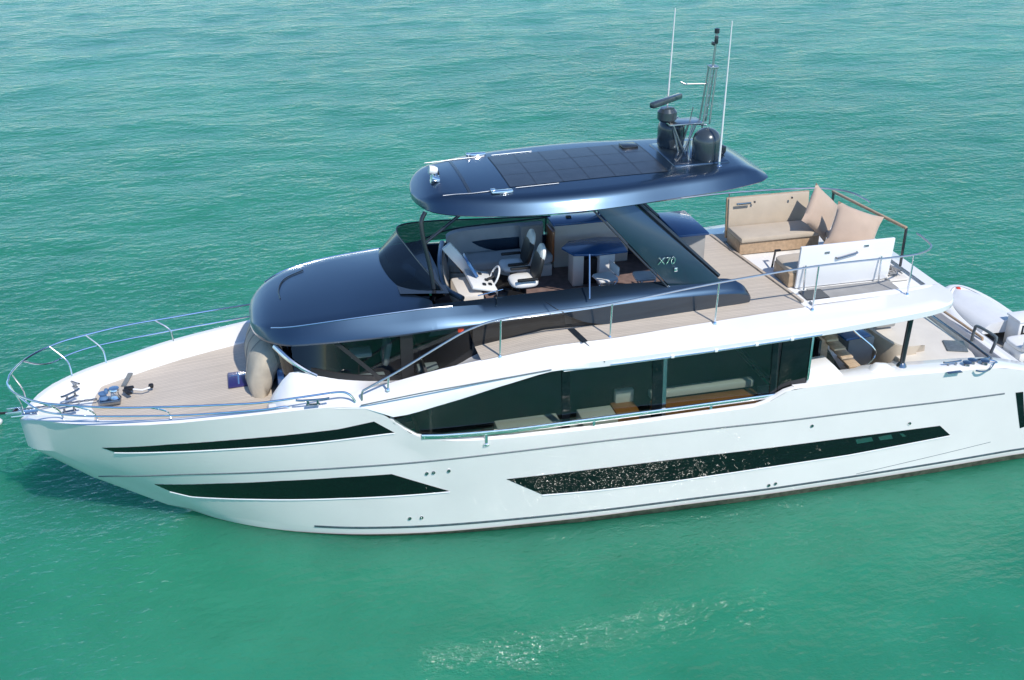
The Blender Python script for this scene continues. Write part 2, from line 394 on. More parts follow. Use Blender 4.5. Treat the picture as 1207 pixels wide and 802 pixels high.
# lines along the hull: rubbing groove at the knuckle, boot stripe
def hull_line(name, mat, x0, x1, fz, r, n=90):
    for sd in (-1, 1):
        pts = []
        for k in range(n+1):
            x = x0+(x1-x0)*k/n; z = fz(x); pts.append((x, sd*(hull_y(x, z)-r*.35), z))
        MB().tube(pts, r, 6).build(name, mat, hull)
hull_line('rubbing_strake', 'groove', 1.25, 20.35, lambda x: HULL[3][2](x)+.01, .022)
hull_line('boot_stripe', 'boot', 5.4, 21.6, lambda x: .235+.04*min(1, max(0, (x-6)/5)), .03)
hull_line('chine_line', 'groove', 17.0, 20.3, lambda x: .33+(x-17.0)*.085, .008)

def strip(name, mat, top, bot, parent, off=.006, n=60, m=5, lipmat=None, far=True):
    for sd in ((-1, 1) if far else (-1,)):
        T = lin([(x, 0, z) for x, z in top], n+1); B = lin([(x, 0, z) for x, z in bot], n+1); rows = []
        for t, q in zip(T, B):
            r = []
            for j in range(m+1):
                p = t.lerp(q, j/m); r.append((p.x, sd*(hull_y(p.x, p.z)+off), p.z))
            rows.append([(r[0][0], r[0][1]-sd*.03, r[0][2])]+r+[(r[-1][0], r[-1][1]-sd*.03, r[-1][2])])
        MB().loft(rows).build(name, mat, parent, ang=50)
        if lipmat:
            pts = [(q.x, sd*(hull_y(q.x, q.z-.02)+.0), q.z-.022) for q in B]
            MB().tube(pts, .018, 8).build('window_ledge', lipmat, parent)
strip('hull_window', 'blackglass', [(1.537, 2.375), (2.837, 2.588), (4.89, 2.777), (5.995, 2.902), (6.647, 3.049)],
      [(1.759, 2.273), (2.809, 2.383), (4.872, 2.543), (5.983, 2.659), (7.017, 2.772)], hull, lipmat='gel')
strip('hull_window', 'blackglass', [(2.345, 1.178), (3.657, 1.416), (4.803, 1.567), (5.938, 1.673), (6.946, 1.721)],
      [(2.616, 0.971), (3.021, 0.872), (4.273, 0.998), (5.914, 1.106), (8.071, 1.179)], hull, lipmat='gel')
strip('hull_window', 'blackglass', [(9.204, 1.372), (10.996, 1.402), (12.807, 1.391), (14.686, 1.364), (16.645, 1.336), (18.866, 1.282)],
      [(9.952, 0.872), (11.033, 0.842), (12.864, 0.83), (14.749, 0.875), (16.72, 0.887), (19.183, 0.987)], hull, lipmat='gel')
strip('engine_vent', 'blackglass', [(20.637, 1.844), (20.835, 1.834)], [(20.994, 0.859), (21.117, 0.885)], hull, far=False, n=6)
# pale reflected ports inside the aft end of the long window
for px in ((1012, 1028, 519), (1037, 1053, 515), (1060, 1066, 512)): pass
for a, bb, nm in ((((16.817, 1.265), (17.199, 1.268)), ((16.877, 1.146), (17.261, 1.15)), 'port'), (((17.366, 1.241), (17.67, 1.258)), ((17.425, 1.145), (17.733, 1.138)), 'port'), (((17.877, 1.246), (17.962, 1.232)), ((17.979, 1.142), (18.06, 1.15)), 'port')):
    strip('porthole', 'steeldark', list(a), list(bb), hull, off=.011, n=3, m=2, far=False)
for q in ((7.619, 1.694), (7.751, 1.705), (8.05, 1.72), (7.278, 0.49), (7.514, 0.5), (15.727, 1.78), (18.08, 1.473), (14.93, 0.38), (15.083, 0.4)):
    y = -hull_y(*q)
    MB().lathe([(.0, 0), (.035, 0), (.035, .015), (.02, .018), (.0, .01)], (q[0], y-.006, q[1]), 12, rx=90).build('hull_fitting', 'steeldark', hull)

# ---- bulwark cap, inner bulwark, foredeck
def sheer(x): return HULL[-1][1](x), HULL[-1][2](x)
def deckz(x): return sheer(x)[1]-.10-.24*min(1, max(0, (x-.2)/1.0))
xs = [0.02, .12, .25, .45, .7, 1.0, 1.4, 1.9, 2.5, 3.1, 3.7, 4.3, 4.9, 5.5, 6.0]
b = MB(); rows = []
for x in xs:
    y, z = sheer(x); rows.append([(x, -y, z), (x+.04, -max(0, y-.05), z+.03), (x+.08, -max(0, y-.15), z+.02), (x+.12, -max(0, y-.21), deckz(x))])
b.loft(rows).mirror(); b.build('bulwark', 'gel', yacht, ang=50)
b = MB(); rows = []
for x in xs:
    y = max(0, sheer(x)[0]-.2); rows.append([(x+.12, -y, deckz(x)+.002), (x+.12, 0, deckz(x)+.03), (x+.12, y, deckz(x)+.002)])
foredeck = b.loft(rows).build('foredeck', 'deckwhite', yacht)
b = MB(); rows = []
for x in [1.25, 1.5, 1.9, 2.5, 3.1, 3.7, 4.3, 4.95]:
    y = max(.1, sheer(x-.1)[0]-.34-(.25 if x < 1.4 else 0)); zz = deckz(x-.12)+.012
    rows.append([(x, -y, zz), (x, 0, zz+.03), (x, y, zz)])
b.loft(rows).build('foredeck_teak', 'teak', foredeck)
# teak margin boards across the anchor well
MB().box((1.98, .95, deckz(1.86)+.035), (.10, .55, .02), rz=-12).build('teak_margin', 'groove', foredeck)
# navy skylight hatch
b = MB().box((4.22, .0, deckz(4.1)+.06), (.42, .62, .05), bev=.02); h = b.build('deck_hatch', 'blueprint', foredeck)
MB().box((4.22, .0, deckz(4.1)+.088), (.03, .5, .006)).box((4.22, .12, deckz(4.1)+.089), (.3, .03, .006)).build('hatch_dogs', 'steel', h)

# ---- bow hardware
wl = MB().box((1.717, -0.036, 2.88), (.42, .26, .10), bev=.04).build('windlass', 'steeldark', yacht)
p = Vector((1.717, -0.036, 2.88))
MB().lathe([(0, 0), (.11, 0), (.08, .05), (.075, .12), (.11, .17), (.10, .2), (0, .21)], p+Vector((.1, .02, .05)), 18).build('capstan', 'steel', wl)
MB().lathe([(0, 0), (.09, 0), (.06, .06), (.09, .12), (0, .13)], p+Vector((-.12, .02, .05)), 18).build('gypsy', 'blue', wl)
MB().box(p+Vector((-.05, .02, .2)), (.08, .12, .1), bev=.03).build('motor_cover', 'blue', wl)
ch = MB()
c0 = Vector((1.418, 0.074, 2.86)); c1 = Vector((.12, 0, 2.86))
for k in range(18):
    q = c0.lerp(c1, k/17); ch.box(q+Vector((0, 0, .02)), (.085, .05 if k % 2 else .02, .02 if k % 2 else .05), bev=.008)
ch.build('anchor_chain', 'steeldark', yacht)
# black foot switches and hose near the windlass
MB().box((2.497, 0.242, 2.95), (.1, .1, .09), bev=.03).build('foot_switch', 'black', yacht)
fs = MB().box((2.066, 0.279, 2.93), (.2, .12, .08), bev=.03).box((2.04, 0.143, 2.93), (.1, .25, .05), rz=30, bev=.02)
fs.build('foot_switch', 'black', yacht)
MB().tube([(2.157, 0.166, 2.96), (2.339, 0.085, 2.96), (2.488, 0.118, 2.98)], .018, 6).build('deck_hose', 'white', yacht)
def cleat(c, rz, L=.42):
    m = MB(); m.tube(curve([(-L/2, 0, .115), (-L*.3, 0, .10), (L*.3, 0, .10), (L/2, 0, .115)], 4), .022, 8)
    for sx in (-.09, .09): m.cyl((sx, 0, 0), (sx, 0, .10), .026, .02, 10)
    m.box((0, 0, .006), (.26, .07, .012), bev=.005)
    mt = Matrix.Translation(c) @ Matrix.Rotation(R(rz), 4, 'Z'); m.v = [(mt @ Vector(v))[:] for v in m.v]
    return m.build('cleat', 'steeldark', yacht)
cleat(Vector((0.965, 0.22, 2.9)), 40); cleat(Vector((0.972, -0.293, 2.88)), 10); cleat((.95, .75, 2.88), -45)
cleat(Vector((5.546, -2.297, 3.52)), -6, .62)
cleat((19.0, -2.42, 2.64), 0); cleat((19.75, -2.35, 2.58), 0)
# stem head roller
MB().box((.10, 0, 2.78), (.5, .22, .07), bev=.02).box((-.08, .09, 2.83), (.3, .02, .14), bev=.01).box((-.08, -.09, 2.83), (.3, .02, .14), bev=.01).build('bow_roller', 'steel', yacht)

# ---- bow rails
def rail_pt(x, dz, out=0.0):
    y, z = sheer(max(x, -.01)); return Vector((x, -(y-.1+out), z+dz))
def bow_rail(sd):
    S = lambda p: Vector((p[0], p[1]*-sd if sd > 0 else p[1], p[2]))
    top = [(-.06, 0, 3.56), (-.05, -.2, 3.57), (.08, -.55, 3.6), (.3, -.88, 3.62), (.62, -1.17, 3.63), (1.0, -1.38, 3.64), (2.0, -1.74, 3.64), (3.0, -1.94, 3.63), (3.8, -2.08, 3.63), (4.6, -2.19, 3.63), (5.4, -2.25, 3.68), (6.02, -2.28, 3.71), (6.22, -2.32, 3.66), (6.33, -2.35, 3.50)]
    TP = curve(top, 10)
    tp_at = lambda x: min(TP, key=lambda p: abs(p.x-x))
    r = MB().tube(curve([S(p) for p in top], 6), .021, 8)
    rail = r.build('bow_rail', 'steel', yacht)
    mid = [(1.0, -1.27, 3.37), (1.6, -1.51, 3.38), (2.95, -1.82, 3.38), (3.9, -1.97, 3.39), (4.7, -2.07, 3.41), (5.05, -2.09, 3.43), (5.17, -2.08, 3.33)]
    mid = [(.14, -.66, 3.6), (.38, -.82, 3.42), (.62, -1.0, 3.34)]+mid
    MB().tube(curve([S(p) for p in mid], 5), .018, 8).build('mid_rail', 'steel', rail)
    for x, lean in ((.95, -.35), (1.6, -.35), (2.95, -.3)):
        a = rail_pt(x, .01, -.02); q = tp_at(x+lean); mm = a.lerp(q, .4)+Vector((.09, 0, .06))
        MB().tube(curve([S(a), S(mm), S(q)], 5), .018, 8).build('stanchion', 'steel', rail)
    x0 = Vector((-.02, -.12, 3.56)); MB().tube(curve([S((.12, -.22, 2.93)), S((.1, -.24, 3.2)), S((-.02, -.2, 3.55))], 4), .018, 8).build('stanchion', 'steel', rail)
bow_rail(-1); bow_rail(1)

# ---- superstructure side decks and overhang (white), with teak walkway
ST = [  # x, T(y,z), O(y,z), B(y,z)
    (4.75, 1.9, 3.33, 2.06, 3.345, 2.10, 3.31), (5.3, 1.92, 3.40, 2.12, 3.39, 2.17, 3.33), (6.0, 2.02, 3.50, 2.28, 3.45, 2.335, 3.36), (6.6, 2.08, 3.60, 2.38, 3.53, 2.43, 3.33),
    (6.93, 2.1, 3.66, 2.44, 3.58, 2.50, 3.14), (8.0, 2.2, 3.90, 2.60, 3.74, 2.62, 3.36), (9.2, 2.35, 4.12, 2.74, 3.93, 2.76, 3.70), (10.2, 2.4, 4.24, 2.82, 4.04, 2.83, 3.90),
    (11.0, 2.4, 4.25, 2.87, 4.06, 2.86, 3.88), (13, 2.22, 4.25, 2.88, 4.09, 2.87, 3.91), (15.3, 2.05, 4.26, 2.88, 4.14, 2.87, 3.98), (17.0, 1.98, 4.28, 2.87, 4.24, 2.86, 4.06),
    (18.0, 1.93, 4.30, 2.84, 4.30, 2.83, 4.13), (18.4, 1.9, 4.31, 2.74, 4.32, 2.73, 4.16), (18.64, 1.8, 4.31, 2.56, 4.33, 2.55, 4.18), (18.78, 1.6, 4.31, 2.28, 4.33, 2.27, 4.2)]
sf = [pchip([s[0] for s in ST], [s[k] for s in ST]) for k in range(1, 7)]
def station(x): return [f(x) for f in sf]
xs = sorted(set([4.75+.25*i for i in range(57)]+[18.45, 18.55, 18.62, 18.68, 18.74, 18.78]))
xs = [x for x in xs if x <= 18.78]
b = MB(); rows = []
for x in xs:
    ty, tz, oy, oz, by, bz = station(x); iy = by-.34
    rows.append([(x, -ty, tz), (x, -(ty*.4+oy*.6), tz*.4+oz*.6+.012), (x, -oy+.03, oz+.004), (x, -oy, oz-.025), (x, -by, bz+.02), (x, -by+.03, bz), (x, -iy, bz+.02)])
b.loft(rows).mirror(); side = b.build('side_deck', 'gel', yacht, ang=45)
# groove where deck moulding meets the hull and fine joint line
g = [(6.411, -2.42, 3.449), (6.959, -2.52, 3.557), (7.588, -2.62, 3.671), (8.382, -2.7, 3.77), (9.183, -2.77, 3.864), (9.992, -2.83, 3.953)]
MB().tube(curve(g, 5), .012, 6).build('deck_seam', 'groove', side)
MB().add([(10.585, -1.868, 4.274), (10.724, -1.864, 4.274), (10.819, -2.452, 4.274), (10.687, -2.493, 4.274)], [(0, 1, 2, 3)]).build('drain_channel', 'dark', side, recalc=False)
MB().tube([(10.755, -2.441, 4.258), (10.889, -2.62, 4.13), (11.029, -2.885, 4.01)], .011, 5).build('deck_seam', 'groove', side)
# flybridge sole slab: from the overhang inwards
b = MB(); rows = []
for x in [x for x in xs if x >= 9.4]:
    ty, tz, oy, oz, by, bz = station(x); yy = ty if x >= 10.2 else 1.6; z = 4.243
    if x > 16: z = 4.235
    zb = 3.86 if x < 15.5 else max(3.9, bz-.04)
    rows.append([(x, -yy-.002, z), (x, yy+.002, z), (x, yy+.4, zb), (x, -yy-.4, zb)])
slab = b.loft(rows, closed=True, caps=True).build('flybridge_deck', 'deckwhite', yacht, ang=30)
# teak walkway beside the coaming and across the aft flybridge
b = MB(); rows = []
for x in [8.75+.2*i for i in range(36)]:
    if x > 15.62: break
    ty, tz, oy, oz, by, bz = station(x); rows.append([(x, -ty-.03, tz+.012), (x, -1.6, max(tz, 4.255 if x > 10 else tz)+.012)])
b.loft(rows).mirror().build('walkway_teak', 'teak', slab, recalc=False)
MB().add([(14.0, -1.62, 4.268), (15.62, -1.62, 4.268), (15.2, 2.0, 4.268), (14.0, 2.0, 4.268)], [(0, 1, 2, 3)]).build('aft_teak', 'teak', slab, recalc=False)
MB().box((15.42, .1, 4.285), (.07, 3.9, .045), rz=5.9, bev=.01).build('teak_coaming', 'teakx', slab)
# ---- wheelhouse: shoulder, glass, frames
WB = [(5.05, 1.45, 3.62), (5.28, 1.58, 3.86), (5.65, 1.68, 3.80), (6.11, 1.7, 3.655), (6.92, 1.71, 3.505), (7.74, 1.72, 3.45), (8.42, 1.72, 3.68), (8.77, 1.73, 3.86), (9.45, 1.75, 4.06), (10.67, 1.78, 4.255), (11.3, 1.8, 4.262)]
wby = pchip([q[0] for q in WB], [q[1] for q in WB]); wbz = pchip([q[0] for q in WB], [q[2] for q in WB])
b = MB(); rows = []
for x in [5.05+.15*i for i in range(40)]:
    if x > 10.3: break
    ty, tz, *_ = station(x); y, z = wby(x), wbz(x)
    rows.append([(x, -y+.02, z+.015), (x, -(y*.72+ty*.28), z*.85+tz*.15+.01), (x, -ty, tz)])
r0 = rows[0]; rows.insert(0, [(4.72, -1.25, 3.02), (4.72, -1.6, 3.05), (4.75, -1.9, 3.33)]); rows.insert(1, [(4.85, -1.35, 3.32), (4.86, -1.62, 3.36), (4.9, -1.91, 3.35)])
b.loft(rows).mirror().build('deckhouse_shoulder', 'gel', yacht, ang=40)
# front of the deckhouse under the windscreen (behind the cover)
b = MB().loft([[(4.95, y, 2.95) for y in (-1.3, -.6, 0, .6, 1.3)], [(4.98, y, 3.5) for y in (-1.36, -.6, 0, .6, 1.36)], [(5.1, y, 3.6) for y in (-1.5, -.6, 0, .6, 1.5)]]).build('deckhouse_front', 'bluegloss', yacht)  # blue colour stands in for sky reflected in the windscreen glass

# roof stations: x, zc, yc, zcr, ye, ze
RS = [(4.575, 4.40, .18, 4.395, .28, 4.33), (4.61, 4.46, .45, 4.43, .56, 4.34), (4.70, 4.53, .74, 4.49, .86, 4.35), (4.88, 4.63, 1.02, 4.57, 1.18, 4.37), (5.3, 4.75, 1.33, 4.68, 1.52, 4.41), (5.7, 4.82, 1.45, 4.75, 1.64, 4.45),
      (6.2, 4.88, 1.53, 4.81, 1.74, 4.49), (7.4, 5.0, 1.61, 4.89, 1.90, 4.57), (8.0, 5.03, 1.64, 4.92, 1.94, 4.615), (8.8, 5.04, 1.66, 4.90, 1.955, 4.64), (9.2, 5.04, 1.67, 4.89, 1.96, 4.65)]
rf = [pchip([s[0] for s in RS], [s[k] for s in RS]) for k in range(1, 6)]
b = MB(); rows = []
for x in [4.575, 4.585, 4.61, 4.65, 4.7, 4.78, 4.88, 5.0, 5.15, 5.3, 5.5, 5.75]+[6.0+.2*i for i in range(11)]:
    zc, yc, zcr, ye, ze = [f(x) for f in rf]; prof = []
    for s in (-1, 1):
        h = [(x, s*(ye-.14), ze-.055), (x, s*(ye-.02), ze-.045), (x, s*ye, ze-.005), (x, s*(ye*.86+yc*.14), ze*.8+zcr*.2), (x, s*(ye*.45+yc*.55), ze*.42+zcr*.58), (x, s*yc, zcr), (x, s*yc*.965, zcr+.012)]
        h += [(x, s*yc*k, zcr+.012+(zc-zcr-.012)*(1-k*k/.93)) for k in (.8, .6, .4, .2)]
        prof += h if s < 0 else h[::-1]
    prof.insert(11, (x, 0, zc)); rows.append(prof)
roof = b.loft(rows, closed=True, caps=True).build('wheelhouse_roof', 'paint', yacht, ang=25)
# bright edge trim lines on the roof
for sd in (-1, 1):
    pts = [(x, sd*(rf[1](x)+.002), rf[2](x)+.008) for x in [4.95+.2*i for i in range(18)]]
    MB().tube(pts, .012, 6).build('roof_trim', 'steel', roof)
# dark inset line of the roof hatch near the nose
pts = [(5.2-.0*abs(y), y, 4.745+.0) for y in (-.2, .2)]
MB().tube(curve([(5.75, 1.02, 4.815), (5.35, .8, 4.755), (5.2, .35, 4.735), (5.2, -.1, 4.737)], 5), .012, 5).build('roof_seam', 'dark', roof)

def roof_under(x):
    zc, yc, zcr, ye, ze = [f(min(x, 9.2)) for f in rf]; return ye-.16, ze-.05
# glass sides and front
def glass_row(x):
    y, z = wby(x), wbz(x); yt, zt = roof_under(x) if x < 9.2 else (1.82, 4.62)
    if x < 5.7: yt = min(yt, y-.03)
    return [(x, -y, z), (x, -yt, max(zt, z+.02))]
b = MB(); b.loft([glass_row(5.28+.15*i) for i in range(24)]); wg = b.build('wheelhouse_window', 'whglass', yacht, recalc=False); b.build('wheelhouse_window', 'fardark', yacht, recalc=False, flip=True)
b = MB(); fb = [(5.28, -1.57, 3.86), (5.12, -1.3, 3.66), (5.02, -.8, 3.6), (4.98, 0, 3.6), (5.02, .8, 3.6), (5.12, 1.3, 3.66), (5.28, 1.57, 3.86)]
ft = [(5.2, -1.4, 4.37), (5.0, -1.1, 4.34), (4.86, -.7, 4.32), (4.8, 0, 4.32), (4.86, .7, 4.32), (5.0, 1.1, 4.34), (5.2, 1.4, 4.37)]
b.loft([fb, ft]).build('windscreen', 'whglass', yacht)
# lower black frame along the glass, mullions, silver front trim
for sd in (-1, 1):
    rows = []
    for i in range(45):
        x = 5.6+.13*i; y, z = wby(x), wbz(x)
        if x > 11.3: break
        h = .13 if x < 8.2 else .13+.10*min(1, (x-8.2)/1.0)
        rows.append([(x, sd*(y+.012), z-.01), (x, sd*(y+.014), z+h), (x, sd*(y-.02), z+h+.01)])
    MB().loft(rows).build('window_frame', 'black', wg, recalc=False)
    for (xa, xb, wd) in ((6.95, 6.08, .11), (7.42, 7.42, .24), ):
        a = Vector((xa, sd*(wby(xa)+.03), wbz(xa)+.02)); yt, zt = roof_under(xb); t = Vector((xb, sd*(yt+.06), zt+.0))
        MB().loft([[a+Vector((-wd/2, 0, 0)), a+Vector((wd/2, 0, 0))], [t+Vector((-wd/2, 0, 0)), t+Vector((wd/2, 0, 0))]]).build('mullion', 'black', wg, recalc=False)
    tp = [(4.98, sd*1.22, 4.28), (5.2, sd*1.47, 4.1), (5.45, sd*1.62, 3.93), (5.7, sd*1.70, 3.79)]
    MB().tube(curve(tp, 5), .06, 8, taper=.03).build('front_trim', 'steel', wg)
# panel aft of the glass, dark wall up to the coaming
b = MB(); b.loft([[(x, -(wby(x)+.004), wbz(x)), (x, -1.83, 4.62)] for x in (8.7, 9.0, 9.4, 9.9, 10.3, 10.7, 11.1, 11.3)]); b.build('dark_side_panel', 'sidepanel', yacht, recalc=False); b.build('dark_side_panel', 'sidepanel', yacht, recalc=False, flip=True)
MB().box((8.458, -1.86, 4.508), (.12, .05, .10), bev=.02).build('navigation_light', 'red', yacht)

# wheelhouse interior: dash, helm seats, back wall
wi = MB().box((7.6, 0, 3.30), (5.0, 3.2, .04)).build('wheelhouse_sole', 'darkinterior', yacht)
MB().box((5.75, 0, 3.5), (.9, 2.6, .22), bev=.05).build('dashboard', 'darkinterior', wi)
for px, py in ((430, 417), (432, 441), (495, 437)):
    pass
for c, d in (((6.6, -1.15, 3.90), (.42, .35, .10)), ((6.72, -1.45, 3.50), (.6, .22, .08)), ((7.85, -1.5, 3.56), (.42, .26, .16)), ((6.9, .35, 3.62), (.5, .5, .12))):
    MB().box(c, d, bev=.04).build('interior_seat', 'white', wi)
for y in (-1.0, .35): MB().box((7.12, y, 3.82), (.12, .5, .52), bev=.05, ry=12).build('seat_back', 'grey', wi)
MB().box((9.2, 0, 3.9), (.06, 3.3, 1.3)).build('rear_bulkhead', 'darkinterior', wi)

# ---- flybridge coaming (metallic), near and far
CS = [  # x, inner(y,z), crest(y,z), edge(y,z), bottom(y,z)
    (7.9, 1.50, 4.93, 1.635, 4.915, 1.935, 4.61, 1.84, 4.57), (8.0, 1.49, 4.93, 1.64, 4.92, 1.94, 4.615, 1.84, 4.57), (8.8, 1.46, 4.92, 1.66, 4.90, 1.955, 4.64, 1.84, 4.59), (9.8, 1.43, 4.92, 1.70, 4.88, 1.965, 4.68, 1.84, 4.62), (10.4, 1.42, 4.92, 1.72, 4.86, 1.96, 4.69, 1.84, 4.60),
    (11.0, 1.42, 4.92, 1.74, 4.84, 1.93, 4.69, 1.86, 4.36), (11.5, 1.43, 4.92, 1.75, 4.83, 1.90, 4.70, 1.83, 4.26), (12.4, 1.45, 4.90, 1.76, 4.80, 1.86, 4.70, 1.76, 4.26), (13.4, 1.46, 4.86, 1.75, 4.75, 1.82, 4.66, 1.68, 4.26), (14.1, 1.47, 4.80, 1.72, 4.68, 1.77, 4.60, 1.62, 4.26), (14.42, 1.52, 4.62, 1.68, 4.56, 1.70, 4.5, 1.6, 4.27), (14.55, 1.56, 4.42, 1.62, 4.40, 1.63, 4.36, 1.58, 4.27)]
cf = [pchip([s[0] for s in CS], [s[k] for s in CS]) for k in range(1, 9)]
b = MB(); rows = []
for x in [7.9+.15*i for i in range(44)]+[14.42, 14.5, 14.55]:
    iy, iz, cy, cz, ey, ez, by, bz = [f(x) for f in cf]
    rows.append([(x, -iy, 4.25), (x, -iy, iz), (x, -iy-.03, iz+.012), (x, -cy, cz), (x, -(cy*.55+ey*.45), cz*.58+ez*.42), (x, -(cy*.14+ey*.86), cz*.2+ez*.8), (x, -ey, ez-.005), (x, -ey+.02, ez-.045), (x, -by, bz)])
coam = b.loft(rows, caps=True).mirror().build('flybridge_coaming', 'paint', yacht, ang=28)
# coaming split line
MB().tube([(10.136, -1.844, 4.9), (10.26, -2.123, 4.87), (10.512, -1.97, 4.662)], .009, 5).build('coaming_seam', 'dark', coam)

# ---- flybridge windscreen, front rim and dark panel
base = [(11.2, 1.66, 4.9), (9.5, 1.70, 4.92), (8.2, 1.70, 4.93), (7.55, 1.6, 4.93), (7.35, 1.2, 4.98), (7.3, .5, 5.0), (7.38, -.3, 5.0), (7.6, -.9, 4.98), (8.0, -1.42, 4.95)]
top = [(11.2, 1.62, 5.28), (9.8, 1.64, 5.34), (8.6, 1.64, 5.40), (7.9, 1.52, 5.42), (7.75, 1.15, 5.40), (7.85, .5, 5.33), (8.0, -.3, 5.25), (8.15, -.85, 5.15), (8.3, -1.3, 5.0)]
b = MB().loft([curve(base, 5), curve(top, 5)]); fw = b.build('flybridge_windscreen', 'smoke', yacht, recalc=False)
MB().tube(curve(top, 5), .016, 6).build('windscreen_rim', 'dark', fw)
MB().loft([[(7.45, y, 4.99) for y in (-1.0, 0, 1.45)], [(8.35, y, 5.06) for y in (-1.35, 0, 1.45)]]).build('dash_shelf', 'dark', fw)
# ---- flybridge sole and interior
fs = MB().add([(8.3, -1.44, 4.262), (13.9, -1.44, 4.262), (13.9, 1.6, 4.262), (8.3, 1.6, 4.262)], [(0, 1, 2, 3)]).build('flybridge_sole', 'sole', yacht, recalc=False)
# pale rim in front of the helm
rim = curve([(8.62, .75, 5.25), (8.45, .1, 5.22), (8.35, -.5, 5.12), (8.36, -1.0, 5.0), (8.6, -1.42, 4.95)], 6)
low = curve([(8.75, .75, 4.6), (8.62, .1, 4.55), (8.55, -.5, 4.5), (8.6, -1.0, 4.45), (8.85, -1.42, 4.4)], 6)
MB().loft([rim, low]).build('cockpit_front', 'cream', yacht, recalc=False)
MB().tube(rim, .055, 8).build('cockpit_rim', 'paint', yacht)
# helm console
con = MB().box((8.85, -.62, 4.55), (.5, .95, .6), bev=.06).build('helm_console', 'cream', yacht)
MB().box((9.12, -.62, 4.93), (.52, .92, .07), ry=14, bev=.025).build('dash_panel', 'white', con)
MB().box((8.82, -.15, 5.18), (.22, .10, .95), ry=-38, bev=.04).build('screen_support', 'white', con)
MB().box((8.98, -.35, 5.16), (.06, .6, .34), ry=-30, bev=.02).build('chart_screen', 'bluegloss', con)
for dx, dy in ((.02, -.3), (.12, -.05), (-.05, .1), (.15, -.25), (.05, .25)):
    MB().box((9.12+dx, -.62+dy, 4.985-.25*dx), (.07, .09, .03), ry=14, bev=.01).build('switch_pod', 'black', con)
wh = MB().tube([(9.42+.09*math.sin(a), -.6+.2*math.cos(a), 4.98+.19*math.sin(a)) for a in [2*math.pi*k/24 for k in range(24)]], .02, 8, closed=True)
wh.build('steering_wheel', 'white', con); MB().cyl((9.42, -.6, 4.98), (9.2, -.6, 4.9), .03).tube([(9.42, -.79, 4.98), (9.42, -.6, 4.98), (9.42, -.41, 4.98)], .015).build('wheel_spokes', 'black', con)
# helm seats
def helm_seat(y):
    s = MB().cushion((9.98, y, 4.88), (.58, .56, .16), puff=.25).build('helm_seat', 'white', yacht)
    MB().cushion((10.27, y, 5.18), (.14, .52, .56), ry=14, puff=.1).build('seat_back', 'black', s)
    MB().lathe([(0, -.05), (.15, -.05), (.2, -.02), (.2, .03), (.15, .06), (0, .06)], (10.34, y-.02, 5.44), 20, ry=100).build('headrest', 'white', s)
    MB().cyl((9.98, y, 4.27), (9.98, y, 4.82), .07).box((9.98, y, 4.3), (.36, .36, .05), bev=.02).build('pedestal', 'black', s)
    MB().box((9.62, y, 4.52), (.24, .46, .04), ry=-20, bev=.01).box((9.76, y-.2, 4.62), (.34, .03, .25), ry=20).build('footrest', 'black', s)
    for d in (-.3, .3): MB().box((10.0, y+d, 5.02), (.42, .07, .06), bev=.02).build('armrest', 'black', s)
helm_seat(-.72); helm_seat(.08)
# far sofa with curved forward corner
sp = [(11.0, 1.18), (10.0, 1.2), (9.2, 1.15), (8.85, .95), (8.75, .55)]
so = MB(); rows = []
for q in curve([(x, y, 0) for x, y in sp], 6):
    rows.append(q)
seat = MB().cushion((9.9, 1.02, 4.62), (2.3, .62, .22), puff=.06, p=6).build('lounge_sofa', 'grey', yacht)
MB().box((9.9, 1.02, 4.39), (2.2, .6, .26), bev=.02).build('sofa_base', 'cream', seat)
bk = MB().loft([[(p.x, p.y+.22, 4.6) for p in rows], [(p.x, p.y+.3, 5.18) for p in rows], [(p.x, p.y+.42, 5.2) for p in rows], [(p.x, p.y+.44, 4.6) for p in rows]]).build('sofa_back', 'grey', seat)
MB().box((10.68, 1.32, 4.97), (.5, .18, .56), bev=.05).build('back_cushion', 'greydark', seat)
MB().box((11.06, 1.12, 4.86), (.06, .5, .7), bev=.01).build('end_panel', 'orangewood', yacht)
MB().box((8.85, .52, 4.95), (.06, .3, .6), ry=-25, bev=.01).build('end_panel', 'orangewood', yacht)
# sofa table: small
MB().box((10.3, .62, 4.74), (.3, .3, .03), bev=.01).build('side_table', 'cream', yacht)
# bar cabinet, far side, dark glossy top
cab = MB().box((12.0, 1.36, 4.75), (1.7, .5, .98), bev=.02).build('bar_cabinet', 'cream', yacht)
MB().box((12.0, 1.36, 5.26), (1.76, .56, .045), bev=.01).build('cabinet_top', 'bluegloss', cab)
MB().box((11.55, 1.42, 5.3), (.12, .1, .05), bev=.02).build('tap', 'black', cab)
# flybridge dining table
ft_ = thing('dining_table', 'dark glossy topped table with white pedestal under the hardtop', 'table', (11.85, .3, 4.265))
b = MB().slab([(-.75, .1, .72), (-.6, -.33, .72), (-.1, -.42, .72), (.55, -.40, .72), (.62, .38, .72), (.2, .5, .72), (-.5, .42, .72)], (0, 0, .045)); b.build('tabletop', 'bluegloss', ft_, bev=.012)
MB().box((-.48, -.1, .36), (.24, .36, .70), bev=.02).build('pedestal', 'cream', ft_); MB().box((.12, -.22, .36), (.34, .3, .70), bev=.02).build('pedestal', 'white', ft_)
MB().box((-.2, -.12, .3), (.3, .2, .55)).build('inner_shelf', 'black', ft_)
